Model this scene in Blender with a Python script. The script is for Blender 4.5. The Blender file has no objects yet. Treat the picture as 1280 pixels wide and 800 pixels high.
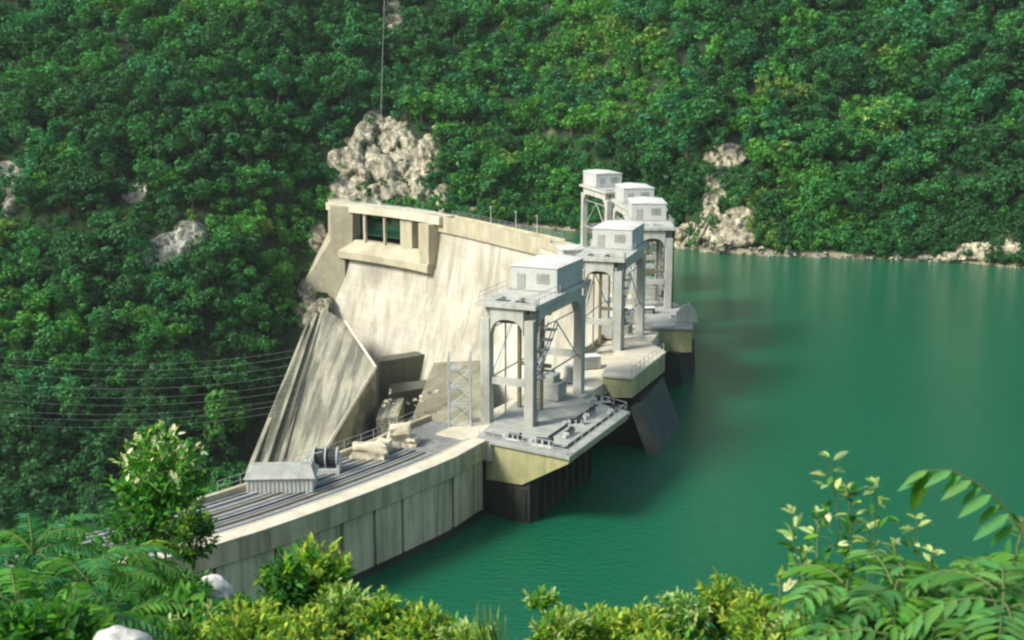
import bpy, bmesh, math, random
import numpy as np
from mathutils import Vector, Matrix, noise
random.seed(7); rng = np.random.default_rng(7)
R = math.radians
sc = bpy.context.scene
# ---------------------------------------------------------------- camera, sky, sun, exposure
PITCH = R(12.2); F = 1500.0; CZ = 36.0
cam = bpy.data.cameras.new('camera'); cam.sensor_width = 36; cam.lens = 36 * F / 1280
cam.clip_end = 5000; cam.clip_start = 0.1
cam.dof.use_dof = True; cam.dof.focus_distance = 150; cam.dof.aperture_fstop = 4.0
co = bpy.data.objects.new('camera', cam); sc.collection.objects.link(co)
co.location = (0, 0, CZ); co.rotation_euler = (math.pi / 2 - PITCH, 0, 0); sc.camera = co
S = Vector((-0.62, -0.34, 0.62)).normalized()
w = bpy.data.worlds.new('World'); sc.world = w; w.use_nodes = True
wn = w.node_tree; bg = wn.nodes['Background']
sky = wn.nodes.new('ShaderNodeTexSky'); sky.sky_type = 'NISHITA'; sky.sun_disc = False
sky.sun_elevation = math.asin(S.z); sky.sun_rotation = math.atan2(S.x, S.y)
sky.air_density = 1.0; sky.dust_density = 1.5; sky.ozone_density = 1.0
tint = wn.nodes.new('ShaderNodeMix'); tint.data_type = 'RGBA'; tint.blend_type = 'MULTIPLY'; tint.inputs[0].default_value = 1
tint.inputs[7].default_value = (1.0, 0.97, 0.84, 1); wn.links.new(sky.outputs[0], tint.inputs[6])
wn.links.new(tint.outputs[2], bg.inputs[0]); bg.inputs[1].default_value = 0.15
sl = bpy.data.lights.new('sun', 'SUN'); sl.energy = 2.8; sl.angle = R(16); sl.color = (1, 0.975, 0.92)
so = bpy.data.objects.new('sun', sl); sc.collection.objects.link(so); so.rotation_euler = S.to_track_quat('Z', 'Y').to_euler()
sc.view_settings.view_transform = 'Standard'; sc.view_settings.look = 'None'
sc.view_settings.exposure = 1.02; sc.view_settings.gamma = 1
sc.cycles.max_bounces = 6; sc.cycles.transparent_max_bounces = 4; sc.cycles.use_denoising = True
sc.cycles.pixel_filter_type = 'BLACKMAN_HARRIS'; sc.cycles.filter_width = 2.3

# ---------------------------------------------------------------- helpers
def ray(px, py):
    u = (400 - py) / F
    return Vector(((px - 640) / F, math.cos(PITCH) + u * math.sin(PITCH), -math.sin(PITCH) + u * math.cos(PITCH)))
def at(px, py, Y):
    r = ray(px, py); return Vector((0, 0, CZ)) + r * (Y / r.y)
def atz(px, py, z=0):
    r = ray(px, py); return Vector((0, 0, CZ)) + r * ((z - CZ) / r.z)
def proj(x, y, z):
    z = z - CZ; d = y * math.cos(PITCH) - z * math.sin(PITCH); u = y * math.sin(PITCH) + z * math.cos(PITCH)
    return 640 + F * x / d, 400 - F * u / d
def tag(o, label=None, cat=None, group=None, kind=None):
    if label: o['label'] = label
    if cat: o['category'] = cat
    if group: o['group'] = group
    if kind: o['kind'] = kind
    return o
def empty(name, loc, label=None, cat=None, group=None, rz=0):
    o = bpy.data.objects.new(name, None); sc.collection.objects.link(o)
    o.location = loc; o.rotation_euler = (0, 0, rz); o.empty_display_size = .5
    return tag(o, label, cat, group)
def link(name, me, mat, parent=None, loc=None):
    o = bpy.data.objects.new(name, me); sc.collection.objects.link(o)
    if mat is not None and not me.materials: me.materials.append(mat)
    if parent is not None: o.parent = parent
    if loc is not None: o.location = loc
    return o
class MB:
    def __init__(s): s.v = []; s.f = []
    def add(s, vs, fs):
        n = len(s.v); s.v += [tuple(v) for v in vs]; s.f += [tuple(i + n for i in f) for f in fs]; return s
    def box(s, x0, x1, y0, y1, z0, z1, M=None, taper=0):
        vs = [Vector((x, y, z)) for z in (z0, z1) for x, y in ((x0, y0), (x1, y0), (x1, y1), (x0, y1))]
        if taper:
            cx, cy = (x0 + x1) / 2, (y0 + y1) / 2
            for v in vs[4:]: v.x = cx + (v.x - cx) * (1 - taper); v.y = cy + (v.y - cy) * (1 - taper)
        if M: vs = [M @ v for v in vs]
        return s.add(vs, [(0, 3, 2, 1), (4, 5, 6, 7), (0, 1, 5, 4), (1, 2, 6, 5), (2, 3, 7, 6), (3, 0, 4, 7)])
    def hull2(s, a, b):            # two equal polygons joined: closed prism
        n = len(a)
        return s.add(list(a) + list(b), [tuple(reversed(range(n))), tuple(range(n, 2 * n))] + [(i, (i + 1) % n, n + (i + 1) % n, n + i) for i in range(n)])
    def bar(s, a, b, r, r2=None, n=5):
        a = Vector(a); b = Vector(b); d = b - a
        if d.length < 1e-6: return s
        q = d.to_track_quat('Z', 'Y'); r2 = r if r2 is None else r2
        A = [a + q @ Vector((r * math.cos(t), r * math.sin(t), 0)) for t in [2 * math.pi * i / n for i in range(n)]]
        B = [b + q @ Vector((r2 * math.cos(t), r2 * math.sin(t), 0)) for t in [2 * math.pi * i / n for i in range(n)]]
        return s.hull2(A, B)
    def path(s, pts, r, r2=None, n=5):
        r2 = r if r2 is None else r2; m = len(pts) - 1
        for i in range(m): s.bar(pts[i], pts[i + 1], r + (r2 - r) * i / m, r + (r2 - r) * (i + 1) / m, n)
        return s
    def build(s, name, mat, parent=None, bevel=0, world=True, smooth=False):
        off = Vector((0, 0, 0))
        if parent is not None and world: off = Vector(parent.location)
        me = bpy.data.meshes.new(name)
        me.from_pydata([(v[0] - off.x, v[1] - off.y, v[2] - off.z) for v in s.v], [], s.f); 
        bm = bmesh.new(); bm.from_mesh(me); bmesh.ops.recalc_face_normals(bm, faces=bm.faces)
        bm.to_mesh(me); bm.free(); me.validate()
        if smooth: me.shade_smooth()
        o = link(name, me, mat, parent)
        if bevel:
            m = o.modifiers.new('bevel', 'BEVEL'); m.width = bevel; m.segments = 2; m.limit_method = 'ANGLE'; m.angle_limit = R(40)
        return o
def npmesh(name, V, T, C=None):
    """V (n,3), T (m,k) faces, C per-vertex colour (n,3)."""
    me = bpy.data.meshes.new(name); k = T.shape[1]
    me.vertices.add(len(V)); me.vertices.foreach_set('co', V.astype(np.float32).ravel())
    me.loops.add(T.size); me.loops.foreach_set('vertex_index', T.astype(np.int32).ravel())
    me.polygons.add(len(T)); me.polygons.foreach_set('loop_start', np.arange(0, T.size, k, dtype=np.int32))
    me.polygons.foreach_set('loop_total', np.full(len(T), k, dtype=np.int32))
    if C is not None:
        a = me.color_attributes.new('Col', 'FLOAT_COLOR', 'POINT')
        a.data.foreach_set('color', np.hstack([C, np.ones((len(C), 1))]).astype(np.float32).ravel())
    me.update(calc_edges=True)
    return me

# ---------------------------------------------------------------- materials
def newmat(name, rough=0.9):
    m = bpy.data.materials.new(name); m.use_nodes = True; b = m.node_tree.nodes['Principled BSDF']
    b.inputs['Roughness'].default_value = rough; b.inputs['Specular IOR Level'].default_value = 0.25
    return m, m.node_tree, b
def nd(t, typ, **kw):
    n = t.nodes.new(typ)
    for k, v in kw.items(): setattr(n, k, v)
    return n
def ntex(t, scale, detail=6, stretch=(1, 1, 1), rough=0.6, coord='Object', kind='ShaderNodeTexNoise'):
    tc = nd(t, 'ShaderNodeTexCoord'); mp = nd(t, 'ShaderNodeMapping'); mp.inputs['Scale'].default_value = stretch
    t.links.new(tc.outputs[coord], mp.inputs[0])
    n = nd(t, kind); n.inputs['Scale'].default_value = scale
    if kind == 'ShaderNodeTexNoise':
        n.inputs['Detail'].default_value = detail; n.inputs['Roughness'].default_value = rough
    t.links.new(mp.outputs[0], n.inputs['Vector']); return n
def ramp(t, src, stops):
    r = nd(t, 'ShaderNodeValToRGB'); e = r.color_ramp.elements
    while len(e) < len(stops): e.new(0.5)
    for i, (p, c) in enumerate(stops): e[i].position = p; e[i].color = (c[0], c[1], c[2], 1) if hasattr(c, '__len__') else (c, c, c, 1)
    t.links.new(src, r.inputs[0]); return r
def mix(t, a, b, fac, mode='MIX'):
    m = nd(t, 'ShaderNodeMix', data_type='RGBA', blend_type=mode)
    for i, v in ((6, a), (7, b)):
        if hasattr(v, 'node'): t.links.new(v, m.inputs[i])
        else: m.inputs[i].default_value = (*v, 1)
    if hasattr(fac, 'node'): t.links.new(fac, m.inputs[0])
    else: m.inputs[0].default_value = fac
    return m.outputs[2]
def bump(t, b, src, strength, dist=0.1):
    n = nd(t, 'ShaderNodeBump'); n.inputs['Strength'].default_value = strength; n.inputs['Distance'].default_value = dist
    t.links.new(src, n.inputs['Height']); t.links.new(n.outputs[0], b.inputs['Normal'])
def concrete(name, base, dark, streak=(0.25, 0.24, 0.13), amount=0.6, sc_=0.35, lift=None, rough=0.9, big=.09, stain=.5, ss=.9, sdir=(1, 1, 0.06), s0=.5, s1=.72):
    m, t, b = newmat(name, rough)
    n1 = ntex(t, sc_, 8); c = mix(t, dark, base, ramp(t, n1.outputs['Fac'], [(0.3, 0.0), (0.62, 1.0)]).outputs[0])
    n2 = ntex(t, ss, 5, sdir, 0.6)
    c = mix(t, c, streak, ramp(t, n2.outputs['Fac'], [(s0, 0.0), (s1, amount)]).outputs[0])
    n4 = ntex(t, big, 7, (1, 1, .55), .65); c = mix(t, c, tuple(x * .52 for x in dark), ramp(t, n4.outputs['Fac'], [(0.48, 0.0), (0.68, stain)]).outputs[0])
    n3 = ntex(t, 3.0, 8)
    c = mix(t, c, tuple(x * 0.55 for x in base), ramp(t, n3.outputs['Fac'], [(0.52, 0.0), (0.75, 0.45)]).outputs[0])
    if lift:     # pour joints every `lift` metres
        tc = nd(t, 'ShaderNodeTexCoord'); sp = nd(t, 'ShaderNodeSeparateXYZ'); t.links.new(tc.outputs['Object'], sp.inputs[0])
        d = nd(t, 'ShaderNodeMath', operation='DIVIDE'); t.links.new(sp.outputs[2], d.inputs[0]); d.inputs[1].default_value = lift
        fr = nd(t, 'ShaderNodeMath', operation='FRACT'); t.links.new(d.outputs[0], fr.inputs[0])
        c = mix(t, c, tuple(x * 0.6 for x in dark), ramp(t, fr.outputs[0], [(0.0, 0.5), (0.07, 0.0)]).outputs[0])
    t.links.new(c, b.inputs['Base Color'])
    bump(t, b, n3.outputs['Fac'], 0.35, 0.08)
    return m
M = {}
M['wall'] = concrete('pale_concrete', (0.50, 0.475, 0.39), (0.38, 0.35, 0.265), (0.20, 0.19, 0.12), 0.6, ss=.38, s0=.47, s1=.68, stain=.65, sc_=0.12, lift=2.0)
M['sill'] = concrete('stained_cream_concrete', (0.45, 0.41, 0.29), (0.34, 0.305, 0.20), (0.22, 0.2, 0.1), 0.4, 0.3)
M['panel'] = concrete('olive_concrete', (0.60, 0.55, 0.36), (0.46, 0.42, 0.26), (0.15, 0.145, 0.08), 0.75, 0.3, s0=.46, s1=.68, big=.2, stain=.6)
M['fascia'] = concrete('weathered_fascia', (0.54, 0.48, 0.31), (0.40, 0.35, 0.21), (0.15, 0.15, 0.07), 0.75, 0.4, s0=.44, s1=.66, big=.2, stain=.7)
M['coping'] = concrete('bright_coping', (0.60, 0.55, 0.42), (0.46, 0.41, 0.3), (0.4, 0.36, 0.25), 0.25, 0.6)
M['corbel'] = concrete('mossy_corbel', (0.42, 0.39, 0.22), (0.24, 0.25, 0.10), (0.13, 0.14, 0.05), 0.7, 0.35)
M['slab'] = concrete('chute_concrete', (0.38, 0.355, 0.26), (0.28, 0.265, 0.19), (0.10, 0.105, 0.08), 0.9, 0.1, stain=.8, sdir=(.8, .035, .2), big=.05, ss=.75, s0=.44, s1=.58)
M['dark'] = concrete('dark_concrete', (0.045, 0.047, 0.036), (0.025, 0.027, 0.02), (0.03, 0.03, 0.02), 0.6, 0.3)  # near-black concrete for piers, ribs, waterline band and abutment gap
M['apron'] = concrete('tan_apron_concrete', (0.24, 0.225, 0.155), (0.13, 0.125, 0.085), (0.1, 0.1, 0.05), 0.6, 0.15)
M['toe'] = concrete('olive_toe_concrete', (0.125, 0.13, 0.09), (0.08, 0.085, 0.06), (0.07, 0.075, 0.04), 0.7, 0.2)
M['tower'] = concrete('pale_grey_concrete', (0.47, 0.47, 0.415), (0.37, 0.37, 0.315), (0.22, 0.215, 0.16), 0.6, 0.5, rough=0.8)
M['house'] = concrete('light_grey_cladding', (0.47, 0.475, 0.44), (0.41, 0.415, 0.38), (0.36, 0.37, 0.34), 0.3, 0.8, 0.8, rough=0.7)
M['deck'] = concrete('grey_deck', (0.36, 0.365, 0.32), (0.24, 0.245, 0.21), (0.17, 0.17, 0.14), 0.4, 0.8)
M['white'] = concrete('white_roof', (0.62, 0.61, 0.56), (0.5, 0.49, 0.44), (0.6, 0.58, 0.5), 0.15, 0.6, rough=0.6)
def plain(name, col, rough=0.6, metal=0.0):
    m, t, b = newmat(name, rough); n = ntex(t, 4, 4)
    t.links.new(mix(t, tuple(x * .7 for x in col), col, n.outputs['Fac']), b.inputs['Base Color']); b.inputs['Metallic'].default_value = metal; return m
M['steel'] = plain('pale_painted_steel', (0.45, 0.47, 0.45), 0.5)
M['darksteel'] = plain('dark_machinery', (0.035, 0.04, 0.04), 0.5)
M['brownsteel'] = plain('rusty_steel', (0.20, 0.17, 0.10), 0.7)
M['road'] = concrete('grey_roadway', (0.26, 0.26, 0.23), (0.15, 0.155, 0.14), (0.09, 0.09, 0.08), 0.5, 0.6)
M['nose'] = concrete('slate_grey_steel_face', (0.075, 0.09, 0.078), (0.055, 0.068, 0.06), (0.06, 0.065, 0.05), 0.3, 0.5)
M['cable'] = plain('weathered_cable', (0.5, 0.52, 0.48), 0.6)

def rockmat(name, base, dark):
    m, t, b = newmat(name, 0.95)
    n1 = ntex(t, 0.45, 10, (1, 1, 0.6), 0.65); c = mix(t, dark, base, ramp(t, n1.outputs['Fac'], [(0.42, 0.0), (0.60, 1.0)]).outputs[0])
    v = ntex(t, 0.42, kind='ShaderNodeTexVoronoi', stretch=(1, 1, 0.6)); v.feature = 'DISTANCE_TO_EDGE'
    c = mix(t, tuple(x * .35 for x in dark), c, ramp(t, v.outputs['Distance'], [(0.0, 0.25), (0.09, 1.0)]).outputs[0])
    n2 = ntex(t, 2.2, 6); c = mix(t, c, (0.08, 0.11, 0.03), ramp(t, n2.outputs['Fac'], [(0.56, 0.0), (0.66, 0.7)]).outputs[0])
    t.links.new(c, b.inputs['Base Color']); bump(t, b, n1.outputs['Fac'], 0.8, 0.5); return m
M['rock'] = rockmat('limestone', (0.49, 0.435, 0.31), (0.22, 0.20, 0.14))
M['greyrock'] = rockmat('grey_limestone', (0.40, 0.40, 0.33), (0.17, 0.17, 0.13))
M['blockrock'] = concrete('rough_cream_block', (0.6, 0.54, 0.4), (0.42, 0.37, 0.25), (0.3, 0.26, 0.16), 0.3, 0.8)
def boulder():
    m, t, b = newmat('pale_boulder', 0.95); n = ntex(t, 9, 10, rough=.7)
    c = mix(t, (0.34, 0.32, 0.27), (0.66, 0.63, 0.55), ramp(t, n.outputs['Fac'], [(0.35, 0), (0.6, 1)]).outputs[0])
    t.links.new(c, b.inputs['Base Color']); bump(t, b, n.outputs['Fac'], 0.6, 0.03); return m
M['boulder'] = boulder()

def leafmat(name, trans=0.3, obj=False):
    m = bpy.data.materials.new(name); m.use_nodes = True; t = m.node_tree; b = t.nodes['Principled BSDF']; out = t.nodes['Material Output']
    a = nd(t, 'ShaderNodeVertexColor'); a.layer_name = 'Col'; c = a.outputs[0]
    if obj:
        oi = nd(t, 'ShaderNodeObjectInfo'); c = mix(t, c, oi.outputs['Color'], 1.0, 'MULTIPLY')
    t.links.new(c, b.inputs['Base Color']); b.inputs['Roughness'].default_value = 0.55; b.inputs['Specular IOR Level'].default_value = 0.18
    tr = nd(t, 'ShaderNodeBsdfTranslucent')
    t.links.new(mix(t, c, (1.0, 1.25, 0.35), 1.0, 'MULTIPLY'), tr.inputs[0])
    ms = nd(t, 'ShaderNodeMixShader'); ms.inputs[0].default_value = trans
    t.links.new(b.outputs[0], ms.inputs[1]); t.links.new(tr.outputs[0], ms.inputs[2]); t.links.new(ms.outputs[0], out.inputs[0])
    return m
M['leaf'] = leafmat('foreground_leaf', 0.42)
M['treeleaf'] = leafmat('tree_leaf', 0.36, True)
M['massleaf'] = leafmat('woodland_leaf', 0.36)
M['bark'] = plain('bark', (0.10, 0.075, 0.05), 0.9)
M['greenstem'] = plain('green_stem', (0.12, 0.16, 0.05), 0.8)

def terrainmat():
    m, t, b = newmat('scrub_ground', 1.0)
    n = ntex(t, 0.25, 8); c = mix(t, (0.010, 0.022, 0.010), (0.03, 0.055, 0.018), n.outputs['Fac'])
    n2 = ntex(t, 0.06, 8, rough=.7); c = mix(t, c, (0.16, 0.14, 0.09), ramp(t, n2.outputs['Fac'], [(0.62, 0.0), (0.70, 0.8)]).outputs[0])
    tc = nd(t, 'ShaderNodeTexCoord'); sp = nd(t, 'ShaderNodeSeparateXYZ'); t.links.new(tc.outputs['Object'], sp.inputs[0])
    mr = nd(t, 'ShaderNodeMapRange'); t.links.new(sp.outputs[2], mr.inputs[0]); mr.inputs[1].default_value = -6.9; mr.inputs[2].default_value = -6.2; mr.inputs[3].default_value = 1; mr.inputs[4].default_value = 0
    gt = nd(t, 'ShaderNodeMath', operation='GREATER_THAN'); t.links.new(sp.outputs[2], gt.inputs[0]); gt.inputs[1].default_value = -9.0
    ml = nd(t, 'ShaderNodeMath', operation='MULTIPLY'); t.links.new(mr.outputs[0], ml.inputs[0]); t.links.new(gt.outputs[0], ml.inputs[1])
    gx = nd(t, 'ShaderNodeMath', operation='GREATER_THAN'); t.links.new(sp.outputs[0], gx.inputs[0]); gx.inputs[1].default_value = -30.0
    ml2 = nd(t, 'ShaderNodeMath', operation='MULTIPLY'); t.links.new(ml.outputs[0], ml2.inputs[0]); t.links.new(gx.outputs[0], ml2.inputs[1])
    c = mix(t, c, (0.24, 0.21, 0.14), ml2.outputs[0])      # bare band left by the changing water level
    t.links.new(c, b.inputs['Base Color']); bump(t, b, n.outputs['Fac'], 0.8, 0.6); return m
M['terrain'] = terrainmat()
def watermat():
    m, t, b = newmat('green_water', 0.09)
    n = ntex(t, 0.012, 3); c = mix(t, (0.004, 0.078, 0.034), (0.008, 0.112, 0.053), n.outputs['Fac'])
    t.links.new(c, b.inputs['Base Color']); b.inputs['IOR'].default_value = 1.33; b.inputs['Specular IOR Level'].default_value = 0.5
    n1 = ntex(t, 0.9, 4, (1, 2.0, 1)); n2 = ntex(t, 4.0, 3, (1, 1.8, 1))
    a = nd(t, 'ShaderNodeMath', operation='MULTIPLY_ADD'); t.links.new(n2.outputs['Fac'], a.inputs[0]); a.inputs[1].default_value = 0.3; t.links.new(n1.outputs['Fac'], a.inputs[2])
    bump(t, b, a.outputs[0], 0.7, 0.35); return m
M['water'] = watermat()

# ---------------------------------------------------------------- terrain
WL = -7.7
SH = [(-400, 292), (-250, 284), (-150, 292), (-80, 298), (-66, 306), (-57, 319), (-42, 321), (-20, 320), (4, 322), (22, 308), (36, 291), (46, 277), (58, 272), (76, 268), (98, 263), (110, 254), (150, 248), (260, 240), (500, 230)]
def shore(x): return float(np.interp(x, [p[0] for p in SH], [p[1] for p in SH]))
def fbm(x, y, s, o=4): return noise.fractal(Vector((x * s, y * s, 3.7)), 1.0, 2.1, o)
def hz(x, y):
    d = y - shore(x)
    k = 0.80 if x > -60 else 0.74
    nz = fbm(x, y, 0.012) * 9 + fbm(x, y, 0.05) * 2.2
    amp = min(1, max(0.08, abs(d) / 35))
    if d > 0: far = WL + d * k + nz * amp
    else:
        g = 1.25 if x > -46 else 0.9
        far = WL + d * g + nz * amp * .5
    if x > 0 and y > shore(x): far += 2.5 * math.exp(-((x - 47) / 9) ** 2) * min(1, d / 4)
    # near bank that carries the viewpoint
    lw = 1 / (1 + math.exp((x + 12) / 5))
    nl = 34.2 - 0.455 * y if y < 74 else 34.2 - 0.455 * 74 - 1.0 * (y - 74)
    nr = 34.2 - 0.60 * y
    near = nl * lw + nr * (1 - lw) + (fbm(x, y, 0.3) * .35 if y < 30 else fbm(x, y, 0.08) * 1.0)
    if y < 4: near = min(near, 34.0 + .05 * (4 - y) + 0.35 * max(0, -y) )
    floor = -58 + fbm(x, y, 0.03) * 2
    return max(far, near, floor) if x < 14 else max(far, near, -30)
def build_terrain():
    xs = np.concatenate([np.arange(-620, -200, 14), np.arange(-200, 200, 2.5), np.arange(200, 640, 14)])
    ys = np.concatenate([np.arange(-60, -4, 4), np.arange(-4, 30, 1.0), np.arange(30, 120, 2.5), np.arange(120, 230, 5), np.arange(230, 430, 2.5), np.arange(430, 760, 10)])
    V = np.array([(x, y, hz(x, y)) for y in ys for x in xs]); nx = len(xs)
    i = np.arange(len(ys) - 1)[:, None] * nx + np.arange(nx - 1)[None, :]; i = i.ravel()
    T = np.stack([i, i + 1, i + nx + 1, i + nx], 1)
    me = npmesh('terrain', V, T); me.shade_smooth()
    tag(link('terrain', me, M['terrain']), kind='structure')
build_terrain()
def hit(px, py, y0=120, y1=600):
    r = ray(px, py); p = Vector((0, 0, CZ)); y = y0
    while y < y1:
        q = p + r * (y / r.y)
        if q.z < hz(q.x, q.y): return q
        y += 1.0
    return p + r * (y1 / r.y)

# ---------------------------------------------------------------- dam axis (upstream edge of the crest)
CP = [(-41, 72.5), (-34, 77), (-28, 81.2), (-23.0, 84.9), (-18.4, 89.4), (-14.0, 94.5), (-9.3, 100.4), (-5.2, 106.0), (-2.6, 110.8), (4, 121), (10.5, 134), (16.5, 149), (21, 166), (22.5, 182), (21.5, 200), (18.5, 219), (12.5, 240), (1, 259.7), (-13.2, 281.5), (-27, 297), (-44, 311), (-60, 322)]
def catmull(P, n=8):
    out = []
    for i in range(1, len(P) - 2):
        p0, p1, p2, p3 = [Vector((*p, 0)) for p in P[i - 1:i + 3]]
        for k in range(n):
            t = k / n
            out.append(0.5 * ((2 * p1) + (p2 - p0) * t + (2 * p0 - 5 * p1 + 4 * p2 - p3) * t * t + (3 * p1 - p0 - 3 * p2 + p3) * t ** 3))
    out.append(Vector((*P[-2], 0))); return out
AX = catmull(CP)
AY = [p.y for p in AX]
def ax(y):
    x = float(np.interp(y, AY, [p.x for p in AX])); e = 1.5
    x1 = float(np.interp(y + e, AY, [p.x for p in AX])); x0 = float(np.interp(y - e, AY, [p.x for p in AX]))
    t = Vector((x1 - x0, 2 * e, 0)).normalized(); return Vector((x, y, 0)), t, Vector((t.y, -t.x, 0))
def pt(y, s, z):
    p, t, n = ax(y); q = p + n * s; q.z = z; return q
def sweep(mb, sec, y0, y1, step=2.5):
    """solid along the axis from y0 to y1; sec = list of (s, z)."""
    n = max(1, int(round((y1 - y0) / step))); ys = [y0 + (y1 - y0) * i / n for i in range(n + 1)]; k = len(sec); vs = []
    for y in ys: vs += [pt(y, s, z) for s, z in sec]
    fs = [tuple(reversed(range(k))), tuple(n * k + i for i in range(k))]
    for a in range(n):
        for i in range(k): fs.append((a * k + i, a * k + (i + 1) % k, (a + 1) * k + (i + 1) % k, (a + 1) * k + i))
    return mb.add(vs, fs)

# water: polygon bounded by the dam's upstream face
def build_water():
    rim = [pt(y, -0.6, WL) for y in np.arange(77.5, 318, 3.0)]
    vs = [tuple(p) for p in rim] + [(-52, 345, WL), (620, 345, WL), (620, 40, WL), (-30, 40, WL)]
    me = bpy.data.meshes.new('reservoir_water'); me.from_pydata(vs, [], [tuple(range(len(vs)))[::-1]])
    bm = bmesh.new(); bm.from_mesh(me); bmesh.ops.triangulate(bm, faces=bm.faces); bmesh.ops.recalc_face_normals(bm, faces=bm.faces)
    if sum(f.normal.z for f in bm.faces) < 0: bmesh.ops.reverse_faces(bm, faces=bm.faces)
    bm.to_mesh(me); bm.free()
    tag(link('reservoir_water', me, M['water']), kind='structure')
build_water()
if 0: me = bpy.data.meshes.new('river_water'); me.from_pydata([(-600, 100, -56.5), (-14, 100, -56.5), (-14, 300, -56.5), (-600, 300, -56.5)], [], [(0, 1, 2, 3)])

# ---------------------------------------------------------------- the dam
dam = empty('arch_dam', (0, 110, 0), 'curved cream concrete arch dam crossing the gorge between green water and forest', 'dam')
SA, SB = 111.0, 243.0      # spillway stretch with the gate towers
NY = 78.0
b = MB(); sweep(b, [(-0.85, -1.9), (-0.85, -60), (-12, -60), (-8, -1.9)], NY, SA); b.build('near_wall', M['panel'], dam)
b = MB(); sweep(b, [(0, 0), (0, -1.75), (-0.42, -1.95), (-1.6, -1.95), (-1.6, 0)], NY, SA); b.build('fascia', M['fascia'], dam, 0.04)
b = MB(); sweep(b, [(0.06, 0.003), (0.06, 0.16), (-1.55, 0.16), (-1.55, 0.003)], NY, SA); b.build('coping', M['coping'], dam, 0.03)
b = MB(); sweep(b, [(-1.603, -0.35), (-1.603, -1.88), (-9.4, -1.88), (-9.4, -0.35)], NY, SA + 3); b.build('crest_road', M['road'], dam)
b = MB(); sweep(b, [(-9.403, 0.15), (-9.403, -1.9), (-9.9, -1.9), (-9.9, 0.15)], 88, SA + 3); b.build('downstream_kerb', M['sill'], dam, 0.03)
b = MB(); sweep(b, [(-1.603, -0.02), (-1.603, -0.34), (-2.2, -0.34), (-2.2, -0.02)], NY, SA); b.build('cable_trough', M['sill'], dam)
# recessed panels between dark vertical joints, placed at the joints of the photograph
jy = [NY, 82.0, 85.3, 89.2, 94.5, 97.5, 100.2, 106.0, 109.6, SA]
for i in range(len(jy) - 1):
    b = MB(); g = 0.28 if i in (3, 4, 6, 7) else 0.12
    sweep(b, [(-0.40, -1.98), (-0.40, -7.02), (-0.84, -7.02), (-0.84, -1.98)], jy[i] + g / 2 + .08, jy[i + 1] - g / 2)
    b.build('wall_panel', M['panel'], dam, 0.03)
b = MB(); sweep(b, [(-0.32, -7.05), (-0.32, -9.5), (-0.84, -9.5), (-0.84, -7.05)], NY, SA); b.build('waterline_band', M['dark'], dam)
# spillway stretch
b = MB(); sweep(b, [(-1.2, -2.0), (-1.2, -60), (-16, -60), (-9, -30), (-6, -10), (-5.2, -2.0)], SA, SB); b.build('spillway_wall', M['wall'], dam)
b = MB(); sweep(b, [(0.4, -0.2), (0.4, -1.99), (-6.0, -1.99), (-6.0, -0.2)], SA, SB); b.build('spillway_deck', M['coping'], dam)
b = MB(); sweep(b, [(-6.003, 0.7), (-6.003, -0.9), (-6.25, -0.9), (-6.25, 0.7)], 142, SB); b.build('downstream_parapet', M['sill'], dam)
# far stretch: wall with overhanging crest
OA, OB = 285.5, 309
b = MB(); sweep(b, [(-0.5, -3.4), (-0.5, -60), (-17, -60), (-10, -33), (-5.5, -18), (-3.0, -3.4)], SB, OA); b.build('far_wall', M['wall'], dam)
b = MB(); sweep(b, [(0, 0.35), (0, -3.38), (-0.5, -3.38), (-3.7, -3.38), (-3.7, 0.35), (-3.3, 0.35), (-3.3, -0.2), (-0.4, -0.2), (-0.4, 0.35)], SB, OA); b.build('far_crest', M['sill'], dam)
for y in np.arange(247, 284, 7.2):
    b = MB(); sweep(b, [(-3.05, -3.42), (-5.55, -18), (-10.05, -33), (-10.0, -33.3), (-5.4, -18.2), (-2.9, -3.42)], y, y + .16, .16); b.build('contraction_joint', M['sill'], dam)
# surface spillway at the far abutment: sill, piers and bridge
b = MB(); sweep(b, [(-0.5, -9.9), (-0.5, -60), (-17, -60), (-10, -33), (-6.0, -20), (-4.2, -9.9)], OA, OB); b.build('outlet_wall', M['wall'], dam)
b = MB(); sweep(b, [(0.2, -9.0), (0.2, -9.88), (-5.2, -13.6), (-6.6, -13.2), (-6.6, -11.4), (-3.6, -8.6)], OA - 1.8, OB); b.build('outlet_sill', M['sill'], dam, 0.1)
for ya, yb, s0, s1 in ((OA - 2.2, OA + 1.2, -6.4, 0.25), (291.3, 294.6, -4.0, 0.0), (298.6, 299.0, -4.2, -3.5), (303.4, 303.9, -4.2, -3.5), (307.2, 309.2, -5.2, 0.0)):
    b = MB(); sweep(b, [(s1, -1.62), (s1, -9.6 if s0 > -6 else -13.1), (s0, -11.0 if s0 < -6 else -9.6), (s0, -1.62)], ya, yb); b.build('outlet_pier', M['sill'], dam, 0.05)
b = MB(); sweep(b, [(0.5, 0.35), (0.5, -1.6), (-4.8, -1.6), (-4.8, 0.35)], OA - 4, 311); b.build('outlet_bridge', M['coping'], dam, 0.05)
# far abutment block
a = [at(x, y, 303) for x, y in ((413, 258), (441, 258), (441, 322), (431, 372), (432, 440), (386, 440), (381, 352), (413, 300))]
b = MB(); b.hull2(a, [p + Vector((-3, 16, 0)) for p in a]); b.build('abutment_block', M['sill'], dam, 0.1)
a = [at(x, y, 302.8) for x, y in ((431, 322), (446, 326), (443, 352), (441, 404), (429, 402), (432, 370))]
b = MB(); b.hull2(a, [p + Vector((-1, 10, 0)) for p in a]); b.build('shaded_gap_slab', M['dark'], dam)  # dark slab whose colour paints the shaded gap between abutment and arch wall
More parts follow.
